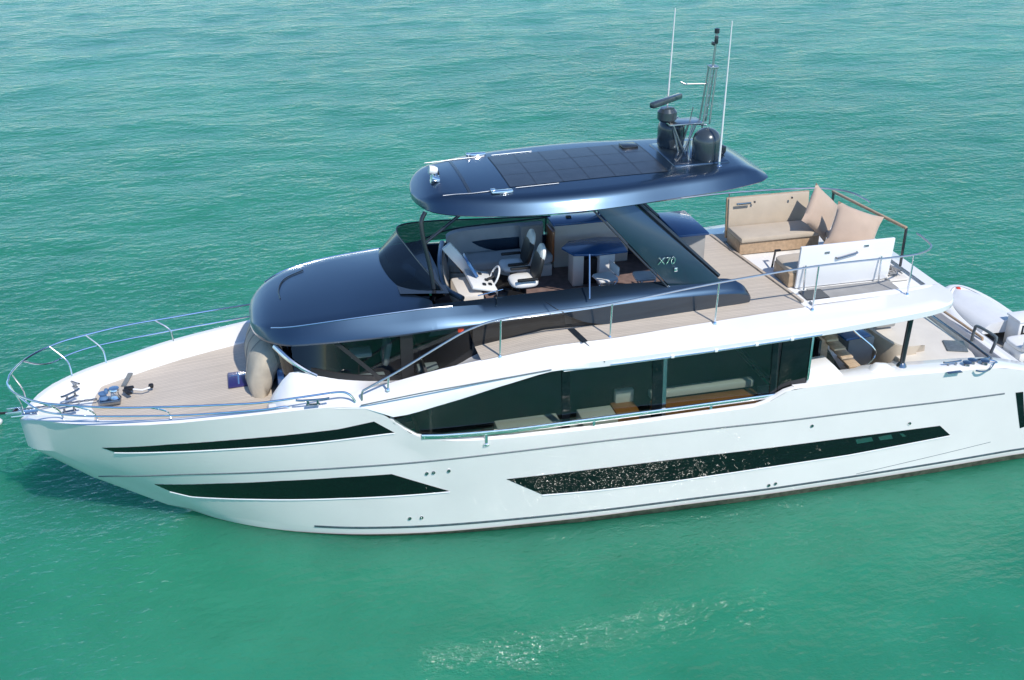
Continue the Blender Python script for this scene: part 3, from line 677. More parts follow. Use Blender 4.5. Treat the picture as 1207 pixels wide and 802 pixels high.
# two folding stools with crossed legs
def stool(loc, rz, label):
    t = thing('folding_stool', label, 'stool', loc, rz, 'folding stools by the flybridge table')
    MB().cushion((0, 0, .45), (.44, .42, .07), puff=.1, p=6).build('seat', 'white', t)
    for y in (-.19, .19):
        MB().cyl((-.2, y, .0), (.2, y, .43), .014).build('leg', 'steel', t); MB().cyl((.2, y, .0), (-.2, y, .43), .014).build('leg', 'steel', t)
    MB().box((.2, 0, .62), (.03, .42, .2), bev=.01).build('backrest', 'white', t)
    return t
stool((11.75, -.62, 4.266), 8, 'white folding stool with crossed steel legs, forward of the two at the flybridge table')
stool((12.55, -.75, 4.266), -6, 'white folding stool with crossed steel legs, at the foot of the raked roof pillar')
# low rail inside the coaming
MB().tube([(8.9, -1.4, 4.97), (9.4, -1.4, 5.05)], .012).tube([(9.182, -1.763, 4.9), (9.278, -1.43, 5.044)], .012).tube([(11.006, -1.901, 4.9), (11.14, -1.4, 5.606)], .016).build('grab_post', 'steel', yacht)
# aft bar unit
bar = MB().box((13.95, .84, 4.68), (.62, 1.32, .84), bev=.02).build('wet_bar', 'greydark', yacht)
MB().box((13.97, .84, 5.13), (.70, 1.40, .06), bev=.015).build('bar_top', 'bluegloss', bar)
MB().box((14.27, .84, 4.7), (.02, 1.2, .7)).build('bar_door', 'steeldark', bar)

# ---- raked pillars carrying the hardtop, with the model lettering
for sd in (-1, 1):
    yb = -1.66 if sd < 0 else 1.66
    po = [(11.15, sd*1.52, 6.62), (11.85, sd*1.47, 6.72), (13.98, sd*1.60, 4.74), (13.9, sd*1.62, 4.66), (12.86, sd*1.62, 4.72)]
    b = MB().slab(po, (0, -sd*.16, 0)); pil = b.build('roof_pillar', 'paint', yacht, bev=.025)
    MB().tube([(11.11, sd*1.53, 6.6), (12.80, sd*1.63, 4.74)], .022, 6).build('pillar_trim', 'dark', pil)
    MB().tube([(11.98, sd*1.38, 6.68), (13.9, sd*1.40, 4.86)], .05, 6).build('inner_brace', 'dark', pil)
    if sd < 0:
        P0 = Vector((12.672, -1.61, 5.391)); ex = Vector((1, -.02, -.05)).normalized(); n = Vector((0, -1, -.05)).normalized(); ez = n.cross(ex)
        m4 = Matrix(((ex.x, ez.x, n.x, P0.x), (ex.y, ez.y, n.y, P0.y), (ex.z, ez.z, n.z, P0.z), (0, 0, 0, 1)))
        text('lettering', 'X70', .22, 'steel', pil, m4)
        MB().box(P0+Vector((.2, -.008, -.2)), (.07, .02, .09), bev=.01).build('emblem', 'steel', pil)

# ---- hardtop
HS = [(7.90, .10), (7.93, .42), (8.0, .70), (8.15, .99), (8.4, 1.21), (8.87, 1.43), (9.5, 1.62), (10.1, 1.71), (11.1, 1.76), (11.8, 1.72), (12.85, 1.58), (13.76, 1.47), (14.3, 1.32), (14.7, 1.18), (14.9, 1.05), (15.02, .92)]
hy = pchip([q[0] for q in HS], [q[1] for q in HS])
def hz(x): return 6.60+.02*(x-8) if x < 11.4 else 6.668+.035*math.sin((x-11.4)/3.6*1.57)
rows = []
for x in [7.90, 7.915, 7.93, 7.96, 8.0, 8.07, 8.15, 8.27, 8.4, 8.6, 8.87, 9.15, 9.5, 9.8]+[10.1+.25*i for i in range(18)]+[14.5, 14.7, 14.8, 14.9, 14.97, 15.02]:
    y = hy(x); z0 = hz(x); f = min(1, (x-7.86)/.55); f = math.sin(f*1.57); f2 = min(1, (15.06-x)/.8); f2 = math.sin(max(0, f2)*1.57); h = .27*f*f2+.03
    low = .06 if 10 < x < 13 else .04; prof = []
    for s in (-1, 1):
        hl = [(x, s*y*.86, z0-.035), (x, s*(y-.02), z0-.02), (x, s*y, z0), (x, s*(y-.055*f), z0+h*.27), (x, s*(y-.115*f), z0+h*.56), (x, s*(y-.18*f), z0+h*.82), (x, s*(y-.27*f), z0+h*.95), (x, s*(y-.43*f), z0+h)]
        hl += [(x, s*(y-.43*f)*k, z0+h+.04*f*f2*(1-k*k)) for k in (.75, .5, .25)]
        prof += hl if s < 0 else hl[::-1]
    prof.insert(11, (x, 0, z0+h+.04*f*f2)); rows.append(prof)
hard = MB().loft(rows, closed=True, caps=True).build('hardtop', 'paint', yacht, ang=30)
def hzt(x, y):
    yy = hy(x)-.43; k = min(1, abs(y)/max(.1, yy)); return hz(x)+.30+.04*(1-k*k)
def htop_patch(name, mat, x0, x1, y0, y1, off, nx=10, ny=8, parent=None):
    rows = [[(x0+(x1-x0)*i/nx, y0+(y1-y0)*j/ny, hzt(x0+(x1-x0)*i/nx, y0+(y1-y0)*j/ny)+off) for j in range(ny+1)] for i in range(nx+1)]
    m = MB().loft(rows); return m.build(name, mat, parent or hard, recalc=False)
htop_patch('roof_seam', 'dark', 8.84, 8.90, -1.0, 1.0, .006, 2, 8)
sun_ = htop_patch('sunroof', 'solar', 9.65, 12.85, -.95, .95, .007, 16, 10)
for k in range(7): htop_patch('sunroof_joint', 'solarjoint', 9.65+.53*k, 9.662+.53*k, -.95, .95, .010, 1, 8, sun_)
for y in (-.32, .32): htop_patch('sunroof_joint', 'solarjoint', 9.65, 12.85, y-.005, y+.005, .010, 12, 1, sun_)
for sd in (-1, 1):
    MB().tube([(x, sd*(1.03 if x > 8.6 else .99), hzt(x, 1.03)+.008) for x in (8.35, 8.6, 8.9, 9.2, 9.6)], .008, 6).tube([(x, sd*1.02, hzt(x, 1.02)+.012) for x in (9.75, 10.2, 10.6)], .006, 6).build('roof_grab_rail', 'steeldark', hard)
    MB().box((9.45, sd*1.16, hzt(9.45, 1.16)+.03), (.42, .11, .06), bev=.025).box((9.28, sd*1.12, hzt(9.28, 1.1)+.05), (.1, .08, .07), bev=.02).build('roof_fitting', 'steel', hard)
# twin chrome horns / searchlight near the nose
sl = MB().lathe([(0, 0), (.10, 0), (.09, .06), (.06, .08), (.06, .14), (0, .15)], (8.38, .0, hzt(8.38, 0)-.04), 18).build('searchlight', 'steel', hard)
MB().lathe([(0, -.08), (.06, -.08), (.085, -.02), (.09, .07), (.08, .085), (0, .08)], (8.35, .0, hzt(8.38, 0)+.14), 20, ry=-80).build('lamp_head', 'white', sl)
MB().box((8.42, .17, hzt(8.38, 0)+.03), (.14, .2, .1), bev=.03).build('lamp_bracket', 'black', sl)
MB().lathe([(0, 0), (.05, 0), (.06, .1), (.09, .16), (0, .14)], (8.42, -.25, hzt(8.4, .2)+.02), 16, ry=-75).build('horn', 'steel', sl)
# strut under the nose
for sd in (-1,):
    st = MB().tube(curve([(8.02, sd*.88, 6.58), (7.93, sd*.93, 6.40), (7.95, sd*.98, 6.05), (8.05, sd*1.02, 5.5), (8.12, sd*1.05, 4.95)], 6), .045, 10)
    st.tube([(8.85, sd*.88, 6.58), (7.97, sd*.98, 5.98)], .033, 8).build('hardtop_strut', 'dark', yacht)

# ---- mast and electronics
ZM = 6.93
plinth = MB().box((13.65, 0, ZM+.06), (1.2, 1.5, .12), bev=.05).build('mast_plinth', 'paint', hard)
def dome(x, y, r, h, z0):
    pr = [(0, 0), (r*.62, 0), (r*.62, .07), (r*.92, .09), (r, .14), (r*1.0, h-r*.9)]+[(r*math.cos(a), h-r*.9+r*.9*math.sin(a)) for a in [R(15*k) for k in range(1, 6)]]+[(0, h)]
    return MB().lathe(pr, (x, y, z0), 32).build('satellite_dome', 'domepaint', hard)
M['domepaint'] = pm('dome_paint', (.055, .07, .08), .25, metal=.3, coat=.6)
dome(13.83, -.46, .285, .72, ZM+.02); dome(13.45, .52, .285, .72, ZM+.02)
mast = MB(); mp = Vector
leg = lambda a, b, r=.022: mast.cyl(a, b, r, n=10)
base_c = Vector((13.55, .08, ZM+.05))
leg((13.45, .05, ZM+.1), (13.3, .12, 7.62)); leg((13.62, .05, ZM+.1), (13.75, .12, 7.62)); leg((13.45, .35, ZM+.1), (13.3, .3, 7.62)); leg((13.62, .35, ZM+.1), (13.75, .3, 7.62))
leg((13.53, .0, ZM+.12), (13.28, .02, 7.62)); leg((13.53, .0, ZM+.12), (13.78, .02, 7.62))
mast.box((13.55, .15, 7.64), (.72, .42, .035), bev=.01)
leg((13.78, .02, 7.62), (14.0, .02, 7.58)); leg((13.95, .1, 7.2), (13.95, .1, 7.6), .018)
for y in (.0, .2):
    leg((13.92, y, 7.6), (14.02, .1+(y-.1)*.6, 8.75), .02); leg((14.06, y, 7.6), (14.14, .1+(y-.1)*.6, 8.72), .02)
for k in range(5):
    z = 7.75+.2*k; t = (z-7.6)/1.15; leg((13.92+.1*t, .0, z), (14.06+.08*t, .2-.04*t, z), .012)
leg((14.08, .1, 8.7), (14.11, .1, 9.45), .024); mast.box((14.08, .1, 8.74), (.18, .2, .05), bev=.01)
leg((14.02, .1, 8.4), (13.52, .12, 8.42), .014); leg((13.52, .12, 8.42), (13.44, .16, 8.46), .02)
leg((13.68, .12, 7.65), (13.72, .1, 7.95), .012)
mast = mast.build('radar_mast', 'railsteel', hard)
MB().box((14.11, .1, 9.27), (.07, .07, .16), bev=.02).lathe([(0, 0), (.05, 0), (.05, .09), (0, .1)], (14.11, .1, 9.4), 14).box((14.05, .1, 9.2), (.05, .1, .07), bev=.015).build('masthead_light', 'dark', mast)
MB().lathe([(0, 0), (.15, 0), (.2, .05), (.2, .2), (.14, .27), (0, .28)], (13.22, .22, 7.66), 24).build('radar_pedestal', 'domepaint', mast)
a0, a1 = Vector((12.86, .25, 8.02)), Vector((13.56, .33, 8.10)); dd = a1-a0
MB().box((a0+a1)/2, (1.02, .13, .12), rz=35, bev=.035).build('radar_scanner', 'domepaint', mast)
for nm, bx, tp in (('whip_antenna', (13.95, -.86, hzt(13.95, .86)-.03), (13.931, -0.95, 9.852)), ('whip_antenna', (13.45, .86, hzt(13.5, .8)-.02), (13.508, 0.86, 9.762))):
    a = MB().tube([Vector(bx), Vector(bx).lerp(Vector(tp), .5), Vector(tp)], .024, 8, taper=.011).build(nm, 'white', hard)
    MB().lathe([(0, 0), (.075, 0), (.06, .03), (.03, .05), (.03, .12), (0, .12)], bx, 14).build('antenna_base', 'steel', a)
MB().cyl((13.45, -.5, ZM+.05), (13.45, -.5, ZM+.52), .016).build('short_antenna', 'steel', hard)
MB().lathe([(0, 0), (.06, 0), (.1, .06), (.1, .16), (0, .2)], (14.25, -.25, ZM+.1), 16).build('gps_puck', 'dark', hard)
MB().box((12.6, .72, hzt(12.6, .7)+.03), (.34, .3, .05), bev=.02).build('roof_vent', 'dark', hard)

# ---- stainless rail along the near and far side
def side_rail(sd):
    tp = [(6.45, 2.33, 3.5), (6.47, 2.33, 3.68), (6.6, 2.33, 3.76), (7.2, 2.33, 4.05), (8.15, 2.33, 4.56), (8.6, 2.33, 4.76), (9.12, 2.35, 4.88), (10.2, 2.36, 4.93), (11.3, 2.36, 4.96), (13.4, 2.28, 5.12), (15.57, 2.2, 5.22), (17.5, 2.12, 5.2), (18.1, 2.0, 5.18), (18.5, 1.7, 5.16), (18.6, 1.2, 5.16), (18.6, .98, 5.16)]
    rail = MB().tube(curve([(x, sd*y, z) for x, y, z in tp], 6), .021, 8).build('side_rail', 'railsteel', yacht)
    T = curve([(x, y, z) for x, y, z in tp], 12)
    for x in (6.95, 9.11, 11.29, 13.5, 15.65, 17.85):
        tpnt = min(T, key=lambda p: abs(p.x-x)); ty, tz, oy, *_ = station(x)
        bz = tz-.02 if x < 17 else 4.29
        by = min(tpnt.y, oy-.1); s = MB().cyl((x, sd*by, bz), (x+.02, sd*tpnt.y, tpnt.z), .02, n=10)
        s.lathe([(0, 0), (.045, 0), (.04, .03), (.02, .06), (0, .06)], (x, sd*by, bz), 12).build('stanchion', 'steel', rail)
side_rail(-1); side_rail(1)
# aft glass balustrade of the flybridge with wooden top rail
wr = MB().box((18.28, .52, 5.2), (.07, 2.55, .06), rz=9.5, bev=.02).build('aft_rail', 'wood', yacht)
MB().add([(18.05, 1.7, 4.4), (18.5, -.7, 4.4), (18.5, -.7, 5.15), (18.05, 1.7, 5.15)], [(0, 1, 2, 3)]).build('glass_panel', 'clear', wr, recalc=False)
for q in ((18.07, 1.72), (18.5, -.72)): MB().box((q[0], q[1], 4.75), (.05, .05, .9), bev=.01).build('rail_post', 'dark', wr)

# ---- aft flybridge: two facing sofas with fold-up panels
def white_edge():
    b = MB()
    pts = [(15.75, -1.75), (17.9, -1.75), (18.3, -1.6), (18.42, -1.2), (18.42, 1.2), (18.3, 1.6), (17.9, 1.75), (15.75, 1.75)]
    return pts
far = MB().box((16.35, 1.15, 4.42), (1.95, .72, .32), bev=.03).build('sunpad', 'wood', yacht)
MB().box((16.35, 1.12, 4.62), (1.95, .78, .12), bev=.04).build('seat_cushion', 'beige', far)
MB().box((16.4, 1.66, 4.83), (2.05, .07, .95), rx=-6, bev=.02).build('fold_up_panel', 'wood', far)
MB().box((16.4, 1.605, 4.85), (1.99, .07, .90), rx=-6, bev=.025).build('back_cushion', 'beige', far)
MB().box((15.72, 1.50, 5.2), (.36, .03, .05), rx=-6, bev=.01).box((15.98, 1.5, 5.22), (.04, .03, .04)).box((16.9, 1.5, 5.24), (.04, .03, .04)).build('panel_latch', 'steeldark', far)
near = MB().box((16.75, -.72, 4.42), (2.2, .74, .32), bev=.03).build('sunpad', 'wood', yacht)
MB().cushion((16.75, -.70, 4.62), (2.2, .8, .14), puff=.04, p=8).build('seat_cushion', 'beige', near)
pn = MB().box((16.86, -1.17, 4.74), (2.16, .07, .96), rx=4, bev=.02).build('fold_up_panel', 'gel', near)
for q, L in (((16.386, -1.225, 5.04), .12), ((17.274, -1.225, 5.104), .12)): MB().box(q, (L, .03, .05), bev=.01).build('panel_latch', 'steeldark', near)
MB().tube([Vector((16.602, -1.22, 4.901)), Vector((16.602, -1.22, 4.901))+Vector((.02, -.04, .0)), Vector((17.078, -1.22, 4.987))+Vector((0, -.04, .0)), Vector((17.078, -1.22, 4.987))], .022, 8).build('panel_handle', 'steeldark', near)
for a, c in (((15.904, -1.3, 4.274), (15.914, -1.26, 4.816)), ((17.644, -1.3, 4.24), (17.65, -1.26, 4.849))): MB().cyl(a, c, .02).build('gas_strut', 'steel', near)
for a, c in (((15.55, 1.1, 4.3), (15.68, 1.32, 4.62)), ((15.75, -.1, 4.3), (15.9, .1, 4.6))): MB().cyl(a, c, .022).box(Vector(c)+Vector((.05, 0, 0)), (.14, .06, .04), bev=.01).build('gas_strut', 'black', yacht)
MB().cushion((17.72, .25, 4.6), (.62, 1.1, .16), puff=.05, p=7).build('aft_seat_cushion', 'beige', yacht)
# mats, open locker and rope well behind the near panel
MB().box((16.95, -1.5, 4.262), (1.9, .5, .02)).build('locker_mat', 'greydark', yacht); MB().box((16.02, -1.55, 4.268), (.5, .42, .02)).build('locker_opening', 'dark', yacht)
MB().box((18.12, -.95, 4.28), (.45, .8, .05), bev=.02).build('rope_tray', 'cream', yacht)
rp = MB()
for k in range(6): rp.tube(curve([(18.1+random.uniform(-.15, .15), -.95+random.uniform(-.3, .3), 4.34+.015*k) for _ in range(5)], 5), .016, 6)
rp.build('rope_coil', 'greydark', yacht)
# white rounded lip round the aft end
b = MB(); rows = []
for x in [x for x in xs if x >= 15.7]:
    ty = station(x)[0]; rows.append([(x, -ty-.02, 4.29), (x, -ty+.02, 4.315), (x, -ty+.14, 4.315), (x, -ty+.18, 4.25)])
b.loft(rows).mirror(); b.add([(18.5, -1.8, 4.315), (18.775, -1.8, 4.32), (18.775, 1.8, 4.32), (18.5, 1.8, 4.315)], [(0, 1, 2, 3)]).build('aft_coaming', 'gel', yacht, recalc=False)

# throw pillows
def pillow(loc, rot, label, s=.78):
    b = bmesh.new(); bmesh.ops.create_grid(b, x_segments=14, y_segments=14, size=.5); vs = []; n = 15
    top = MB(); P = [[None]*n for _ in range(n)]; rows_t = []; rows_b = []
    for i in range(n):
        rt = []; rb = []
        for j in range(n):
            u = -1+2*i/(n-1); v = -1+2*j/(n-1); pin = 1-.10*(1-u*u)*v*v*0-.09*((1-abs(u)**3)*abs(v)**6+(1-abs(v)**3)*abs(u)**6)
            h = .30*((1-u**2)*(1-v**2))**.42*.5*s+.012*mnoise.noise((u*2.3, v*2.3, len(label)*.37))
            if i in (0, n-1) or j in (0, n-1): h = 0
            rt.append((u*s/2*pin, v*s/2*pin, h)); rb.append((u*s/2*pin, v*s/2*pin, -h*.8))
        rows_t.append(rt); rows_b.append(rb)
    b.free(); top.loft(rows_t); top.loft(rows_b)
    o = top.build('throw_pillow', 'pillow', None, ang=80); o.location = loc; o.rotation_euler = [R(a) for a in rot]
    tag(o, label, 'pillow', 'throw pillows on the aft flybridge'); return o
pillow((17.36, .95, 5.03), (66, 42, 10), 'pinkish beige square pillow leaning on the beige far backrest', 1.0)
pillow((17.62, -.1, 4.98), (52, 16, -28), 'pinkish beige square pillow partly behind the upright white panel', 1.05)

# ---- salon: side glass, floor, furniture, bulkhead
GT = [(6.947, -2.44, 3.051), (8.113, -2.36, 3.232), (9.291, -2.33, 3.447), (10.311, -2.32, 3.642), (11.0, -2.34, 3.97), (13.0, -2.39, 4.0), (15.52, -2.45, 4.05)]
GB = [(7.0, -2.47, 3.0), (7.5, -2.44, 2.45), (8.4, -2.44, 2.25), (9.4, -2.45, 2.15), (11, -2.49, 2.15), (13, -2.54, 2.15), (15.56, -2.60, 2.15)]
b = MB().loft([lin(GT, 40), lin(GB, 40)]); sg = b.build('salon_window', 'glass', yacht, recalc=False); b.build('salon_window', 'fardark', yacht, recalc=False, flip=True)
for sd in (-1, 1):
    for x, wd, mt in ((10.42, .16, 'blackglass'), (12.45, .08, 'steeldark'), (12.3, .22, 'blackglass'), (14.78, .12, 'blackglass')):
        MB().box((x, sd*(2.4+.026*(x-10.4)), 3.05), (wd, .03, 1.9), rx=sd*4.4).build('mullion', mt, sg)
    MB().box((15.2, sd*2.53, 3.2), (.62, .05, 1.7), bev=.01).build('door_panel', 'blackglass', sg); MB().box((15.54, sd*2.54, 3.2), (.05, .08, 1.7), bev=.01).build('door_frame', 'steel', sg)
    pts = [(x, sd*(station(x)[4]+.006), station(x)[5]+.05) for x in [11.15+.2*i for i in range(23)]]
    MB().tube(pts, .014, 6).build('window_head_track', 'steel', sg)
    for x in (12.4, 13.3, 14.15, 14.9): MB().box((x, sd*(station(x)[4]+.01), station(x)[5]+.055), (.07, .05, .06), bev=.01).build('track_clip', 'gel', sg)
# green-tinted glass bulwark rail
gp = [(7.521, -2.52, 2.656), (8.059, -2.55, 2.612), (9.228, -2.58, 2.571), (10.948, -2.6, 2.583), (12.731, -2.6, 2.582), (14.903, -2.58, 2.584)]
G = curve(gp, 6)
for sd in (-1, 1):
    GG = [Vector((p.x, p.y*-sd, p.z)) for p in G]
    oy = sd*.014
    prof = [(1, .05), (1.25, .045), (1.7, .0), (1.4, -.04), (1, -.045), (-1, -.045), (-1, .052), (1, .052)]
    rg = MB().loft([[p+Vector((0, oy*k, q)) for p in GG] for k, q in prof])
    rg = rg.build('bulwark_rail', 'steel', yacht, ang=60)
    for x in (8.7, 10.95, 13.55):
        p = min(GG, key=lambda q: abs(q.x-x)); MB().box((p.x, p.y, p.z-.14), (.06, .05, .26), bev=.012).box((p.x, p.y, p.z-.25), (.11, .09, .04), bev=.01).build('rail_bracket', 'steel', rg)
# bulwark capping and narrow side deck
b = MB(); rows = []
for x in [6.95, 7.2, 7.45, 7.8]+[8.2+.2*i for i in range(37)]:
    y, z = sheer(x)
    if x > 15.3: break
    rows.append([(x, -y, z), (x, -y+.04, z+.02), (x, -y+.12, z+.015), (x, -y+.14, z-.25), (x, -2.0, z-.27)])
b.loft(rows).mirror().build('bulwark_cap', 'gel', yacht, ang=45, recalc=False)
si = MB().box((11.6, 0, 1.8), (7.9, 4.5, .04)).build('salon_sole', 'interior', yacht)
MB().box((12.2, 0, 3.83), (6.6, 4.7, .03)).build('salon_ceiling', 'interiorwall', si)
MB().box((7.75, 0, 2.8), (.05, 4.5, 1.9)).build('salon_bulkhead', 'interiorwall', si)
for c, d, mt, nm in (((9.75, -2.05, 2.2), (1.3, .5, .34), 'salonsofa', 'galley_unit'), ((9.8, -2.1, 1.95), (1.25, .44, .26), 'wood', 'galley_front'), ((11.2, -2.05, 2.23), (.75, .5, .32), 'salonsofa', 'galley_unit'), ((11.8, -2.0, 2.28), (.5, .45, .3), 'orange', 'salon_chair'), ((11.85, -1.78, 2.56), (.4, .14, .3), 'salonsofa', 'chair_back'),
                     ((13.55, -2.05, 2.25), (2.3, .46, .26), 'orange', 'salon_sofa'), ((13.55, -1.8, 2.52), (2.3, .2, .16), 'salonsofa', 'sofa_top'), ((13.5, -2.05, 2.0), (2.2, .44, .3), 'orange', 'sofa_base'), ((14.95, -2.05, 2.3), (.3, .4, .25), 'greydark', 'salon_cushion')):
    MB().box(c, d, bev=.03).build(nm, mt, si)
MB().box((13.6, -2.285, 2.2), (.02, .02, .35)).build('sofa_seam', 'black', si)
MB().box((15.6, .6, 2.9), (.06, 3.2, 1.9)).build('salon_door', 'blackglass', yacht)

# ---- cockpit
cs = MB().add([(15.5, -2.5, 1.95), (20.4, -2.5, 1.95), (20.4, 2.5, 1.95), (15.5, 2.5, 1.95)], [(0, 1, 2, 3)]).build('cockpit_sole', 'teak', yacht, recalc=False)
b = MB(); rows = []
for x in [15.2+.2*i for i in range(33)]:
    if x > 21.6: break
    y, z = sheer(x); inn = 2.12 if x > 16.8 else 2.2
    rows.append([(x, -y, z), (x, -y+.05, z+.025), (x, -inn, z+.02), (x, -inn+.04, z-.02), (x, -inn+.04, 1.95)])
b.loft(rows); b.build('cockpit_coaming', 'gel', yacht, ang=45, recalc=False); b.build('cockpit_coaming', 'gel', yacht, ang=45, recalc=False, flip=True)
MB().slab([(15.62, -2.42, 2.76), (16.45, -2.42, 2.76), (16.2, -2.42, 3.02), (15.62, -2.42, 3.0)], (0, .5, 0)).build('boarding_step', 'gel', yacht, bev=.03)
MB().slab([(17.0, -2.45, 2.70), (17.7, -2.45, 2.70), (17.5, -2.42, 2.84), (17.25, -2.42, 2.88)], (0, .2, 0)).build('coaming_hump', 'gel', yacht, bev=.05)
pil = MB().cyl((17.86, -2.3, 2.72), (17.9, -2.3, 4.1), .055, .06, 12).build('cockpit_pillar', 'dark', yacht)
MB().lathe([(0, 0), (.11, 0), (.09, .05), (.06, .09), (0, .09)], (17.86, -2.3, 2.73), 14).build('pillar_foot', 'steeldark', pil)
MB().cyl((17.9, 2.3, 2.72), (17.9, 2.3, 4.1), .06, .06, 12).build('cockpit_pillar', 'dark', yacht)
# aft bench and big sunbed
sb = MB().box((19.0, .0, 2.2), (1.75, 4.1, .5), bev=.08).build('cockpit_sunbed', 'gel', yacht)
MB().cushion((19.05, -.75, 2.5), (1.75, 2.7, .16), puff=.03, p=9).build('mattress', 'cream', sb); MB().cushion((19.05, 1.35, 2.5), (1.75, 1.3, .16), puff=.03, p=9).build('mattress', 'cream', sb)
bk = curve([(18.75, -1.62, 0), (18.5, -1.62, 0), (18.25, -1.5, 0), (18.12, -1.1, 0), (18.05, -.3, 0), (18.05, .8, 0), (18.1, 1.7, 0)], 6)
MB().loft([[(p.x-.1, p.y-.02, 2.0) for p in bk], [(p.x-.12, p.y-.02, 2.62) for p in bk], [(p.x-.02, p.y, 2.78) for p in bk], [(p.x+.12, p.y+.05, 2.74) for p in bk], [(p.x+.16, p.y+.08, 2.4) for p in bk]]).build('bench_backrest', 'beige', sb, ang=60)
MB().cushion((17.75, .6, 2.3), (.62, 2.2, .18), puff=.04, p=8).build('bench_cushion', 'beige', sb); MB().box((17.75, .6, 2.08), (.6, 2.2, .26), bev=.02).build('bench_base', 'gel', sb)
MB().cushion((18.6, -1.85, 2.5), (.9, .4, .12), puff=.05, p=5).build('bolster', 'beige', sb)
MB().box((18.578, -0.3, 2.9), (.5, .3, .5), bev=.05).build('headrest', 'greydark', sb)
# transom rail, stairs and gate
tr_ = MB().tube([(19.85, 1.9, 2.72), (19.86, 0, 2.72), (19.95, -1.6, 2.7), (20.05, -2.3, 2.62)], .03, 8).build('transom_rail', 'steeldark', yacht)
MB().add([(19.87, 1.8, 2.4), (19.88, -1.7, 2.4), (19.88, -1.7, 2.7), (19.87, 1.8, 2.7)], [(0, 1, 2, 3)]).build('glass_panel', 'clear', tr_, recalc=False)
MB().tube(curve([(20.02, -2.3, 2.6), (20.12, -2.38, 2.58), (20.05, -2.42, 2.58), (19.6, -2.40, 2.6)], 4), .02).build('rail_end', 'steel', tr_)
MB().tube([(20.6, .9, 2.45), (20.7, -.3, 2.42), (20.75, -1.0, 2.4)], .03, 8).tube([(20.75, -1.0, 2.4), (20.7, -1.1, 1.9)], .03, 8).build('gate_rail', 'wood', yacht)
fr = curve([(20.6, -0.836, 2.265), (20.6, -0.869, 2.586), (20.6, -0.966, 2.698), (20.6, -1.558, 2.75), (20.6, -1.641, 2.685), (20.6, -1.564, 2.327)], 4)
MB().tube(fr, .035, 8).build('transom_gate', 'groove', yacht)
for q in ((19.362, -1.416, 2.6), (19.511, -1.58, 2.6)): pass
MB().box((19.667, -1.534, 2.6), (.45, .5, .03), rz=-20, bev=.01).build('transom_hatch', 'groove', yacht)
fl = MB()
for q in ((19.329, -2.469, 2.6), (19.502, -2.394, 2.6), (19.77, -2.462, 2.58)): fl.lathe([(0, 0), (.07, 0), (.06, .08), (.1, .12), (0, .14)], q, 12)
fl.tube(curve([(19.408, -2.684, 2.62), (19.526, -2.752, 2.62), (19.71, -2.72, 2.62), (20.0, -2.477, 2.62)], 4), .02).build('mooring_gear', 'steeldark', yacht)
MB().box((18.879, -2.705, 2.66), (.34, .09, .02), bev=.008).build('fairlead', 'steeldark', yacht)
# swim platform
MB().box((22.35, 0, .55), (3.1, 4.7, .22), bev=.08).build('swim_platform', 'gel', yacht); MB().box((22.4, 0, .668), (2.8, 4.4, .016)).build('platform_teak', 'teak', yacht)
MB().box((20.75, 0, 1.5), (.2, 4.2, 1.7), bev=.06).build('transom', 'gel', yacht)

# teak stair up to the flybridge, handrail, grey cabinet, top coloured blue as reflected sky
stn = MB()
for sy in (-1.48,): stn.slab([(16.2, sy, 3.42), (16.42, sy, 3.46), (17.42, sy, 2.36), (17.42, sy, 1.96), (17.2, sy, 1.96)], (0, .035, 0))
stn = stn.build('stair', 'gel', yacht)
for k in range(6):
    z = 2.22+.235*k; x = 17.34-.205*k
    MB().box((x, -1.76, z), (.27, .54, .05), bev=.012).build('stair_tread', 'treadwood', stn)
MB().tube(curve([(16.9, -1.22, 3.5), (17.3, -1.3, 3.1), (17.72, -1.42, 2.72), (17.74, -1.46, 2.52), (17.55, -1.5, 2.36)], 5), .022, 8).build('handrail', 'steel', stn)
cb = MB().box((17.55, -.92, 2.4), (.62, .5, .95), bev=.02).build('cockpit_cabinet', 'greydark', yacht)
MB().box((17.36, -1.0, 2.95), (.62, .56, .05), rz=6, bev=.012).build('cabinet_top', 'bluegloss', cb)
MB().box((16.3, -1.62, 3.0), (.32, .05, .62), bev=.01).build('locker_door', 'treadwood', yacht)
MB().box((16.12, -1.75, 3.0), (.06, .3, .7), bev=.01).build('door_post', 'dark', yacht)

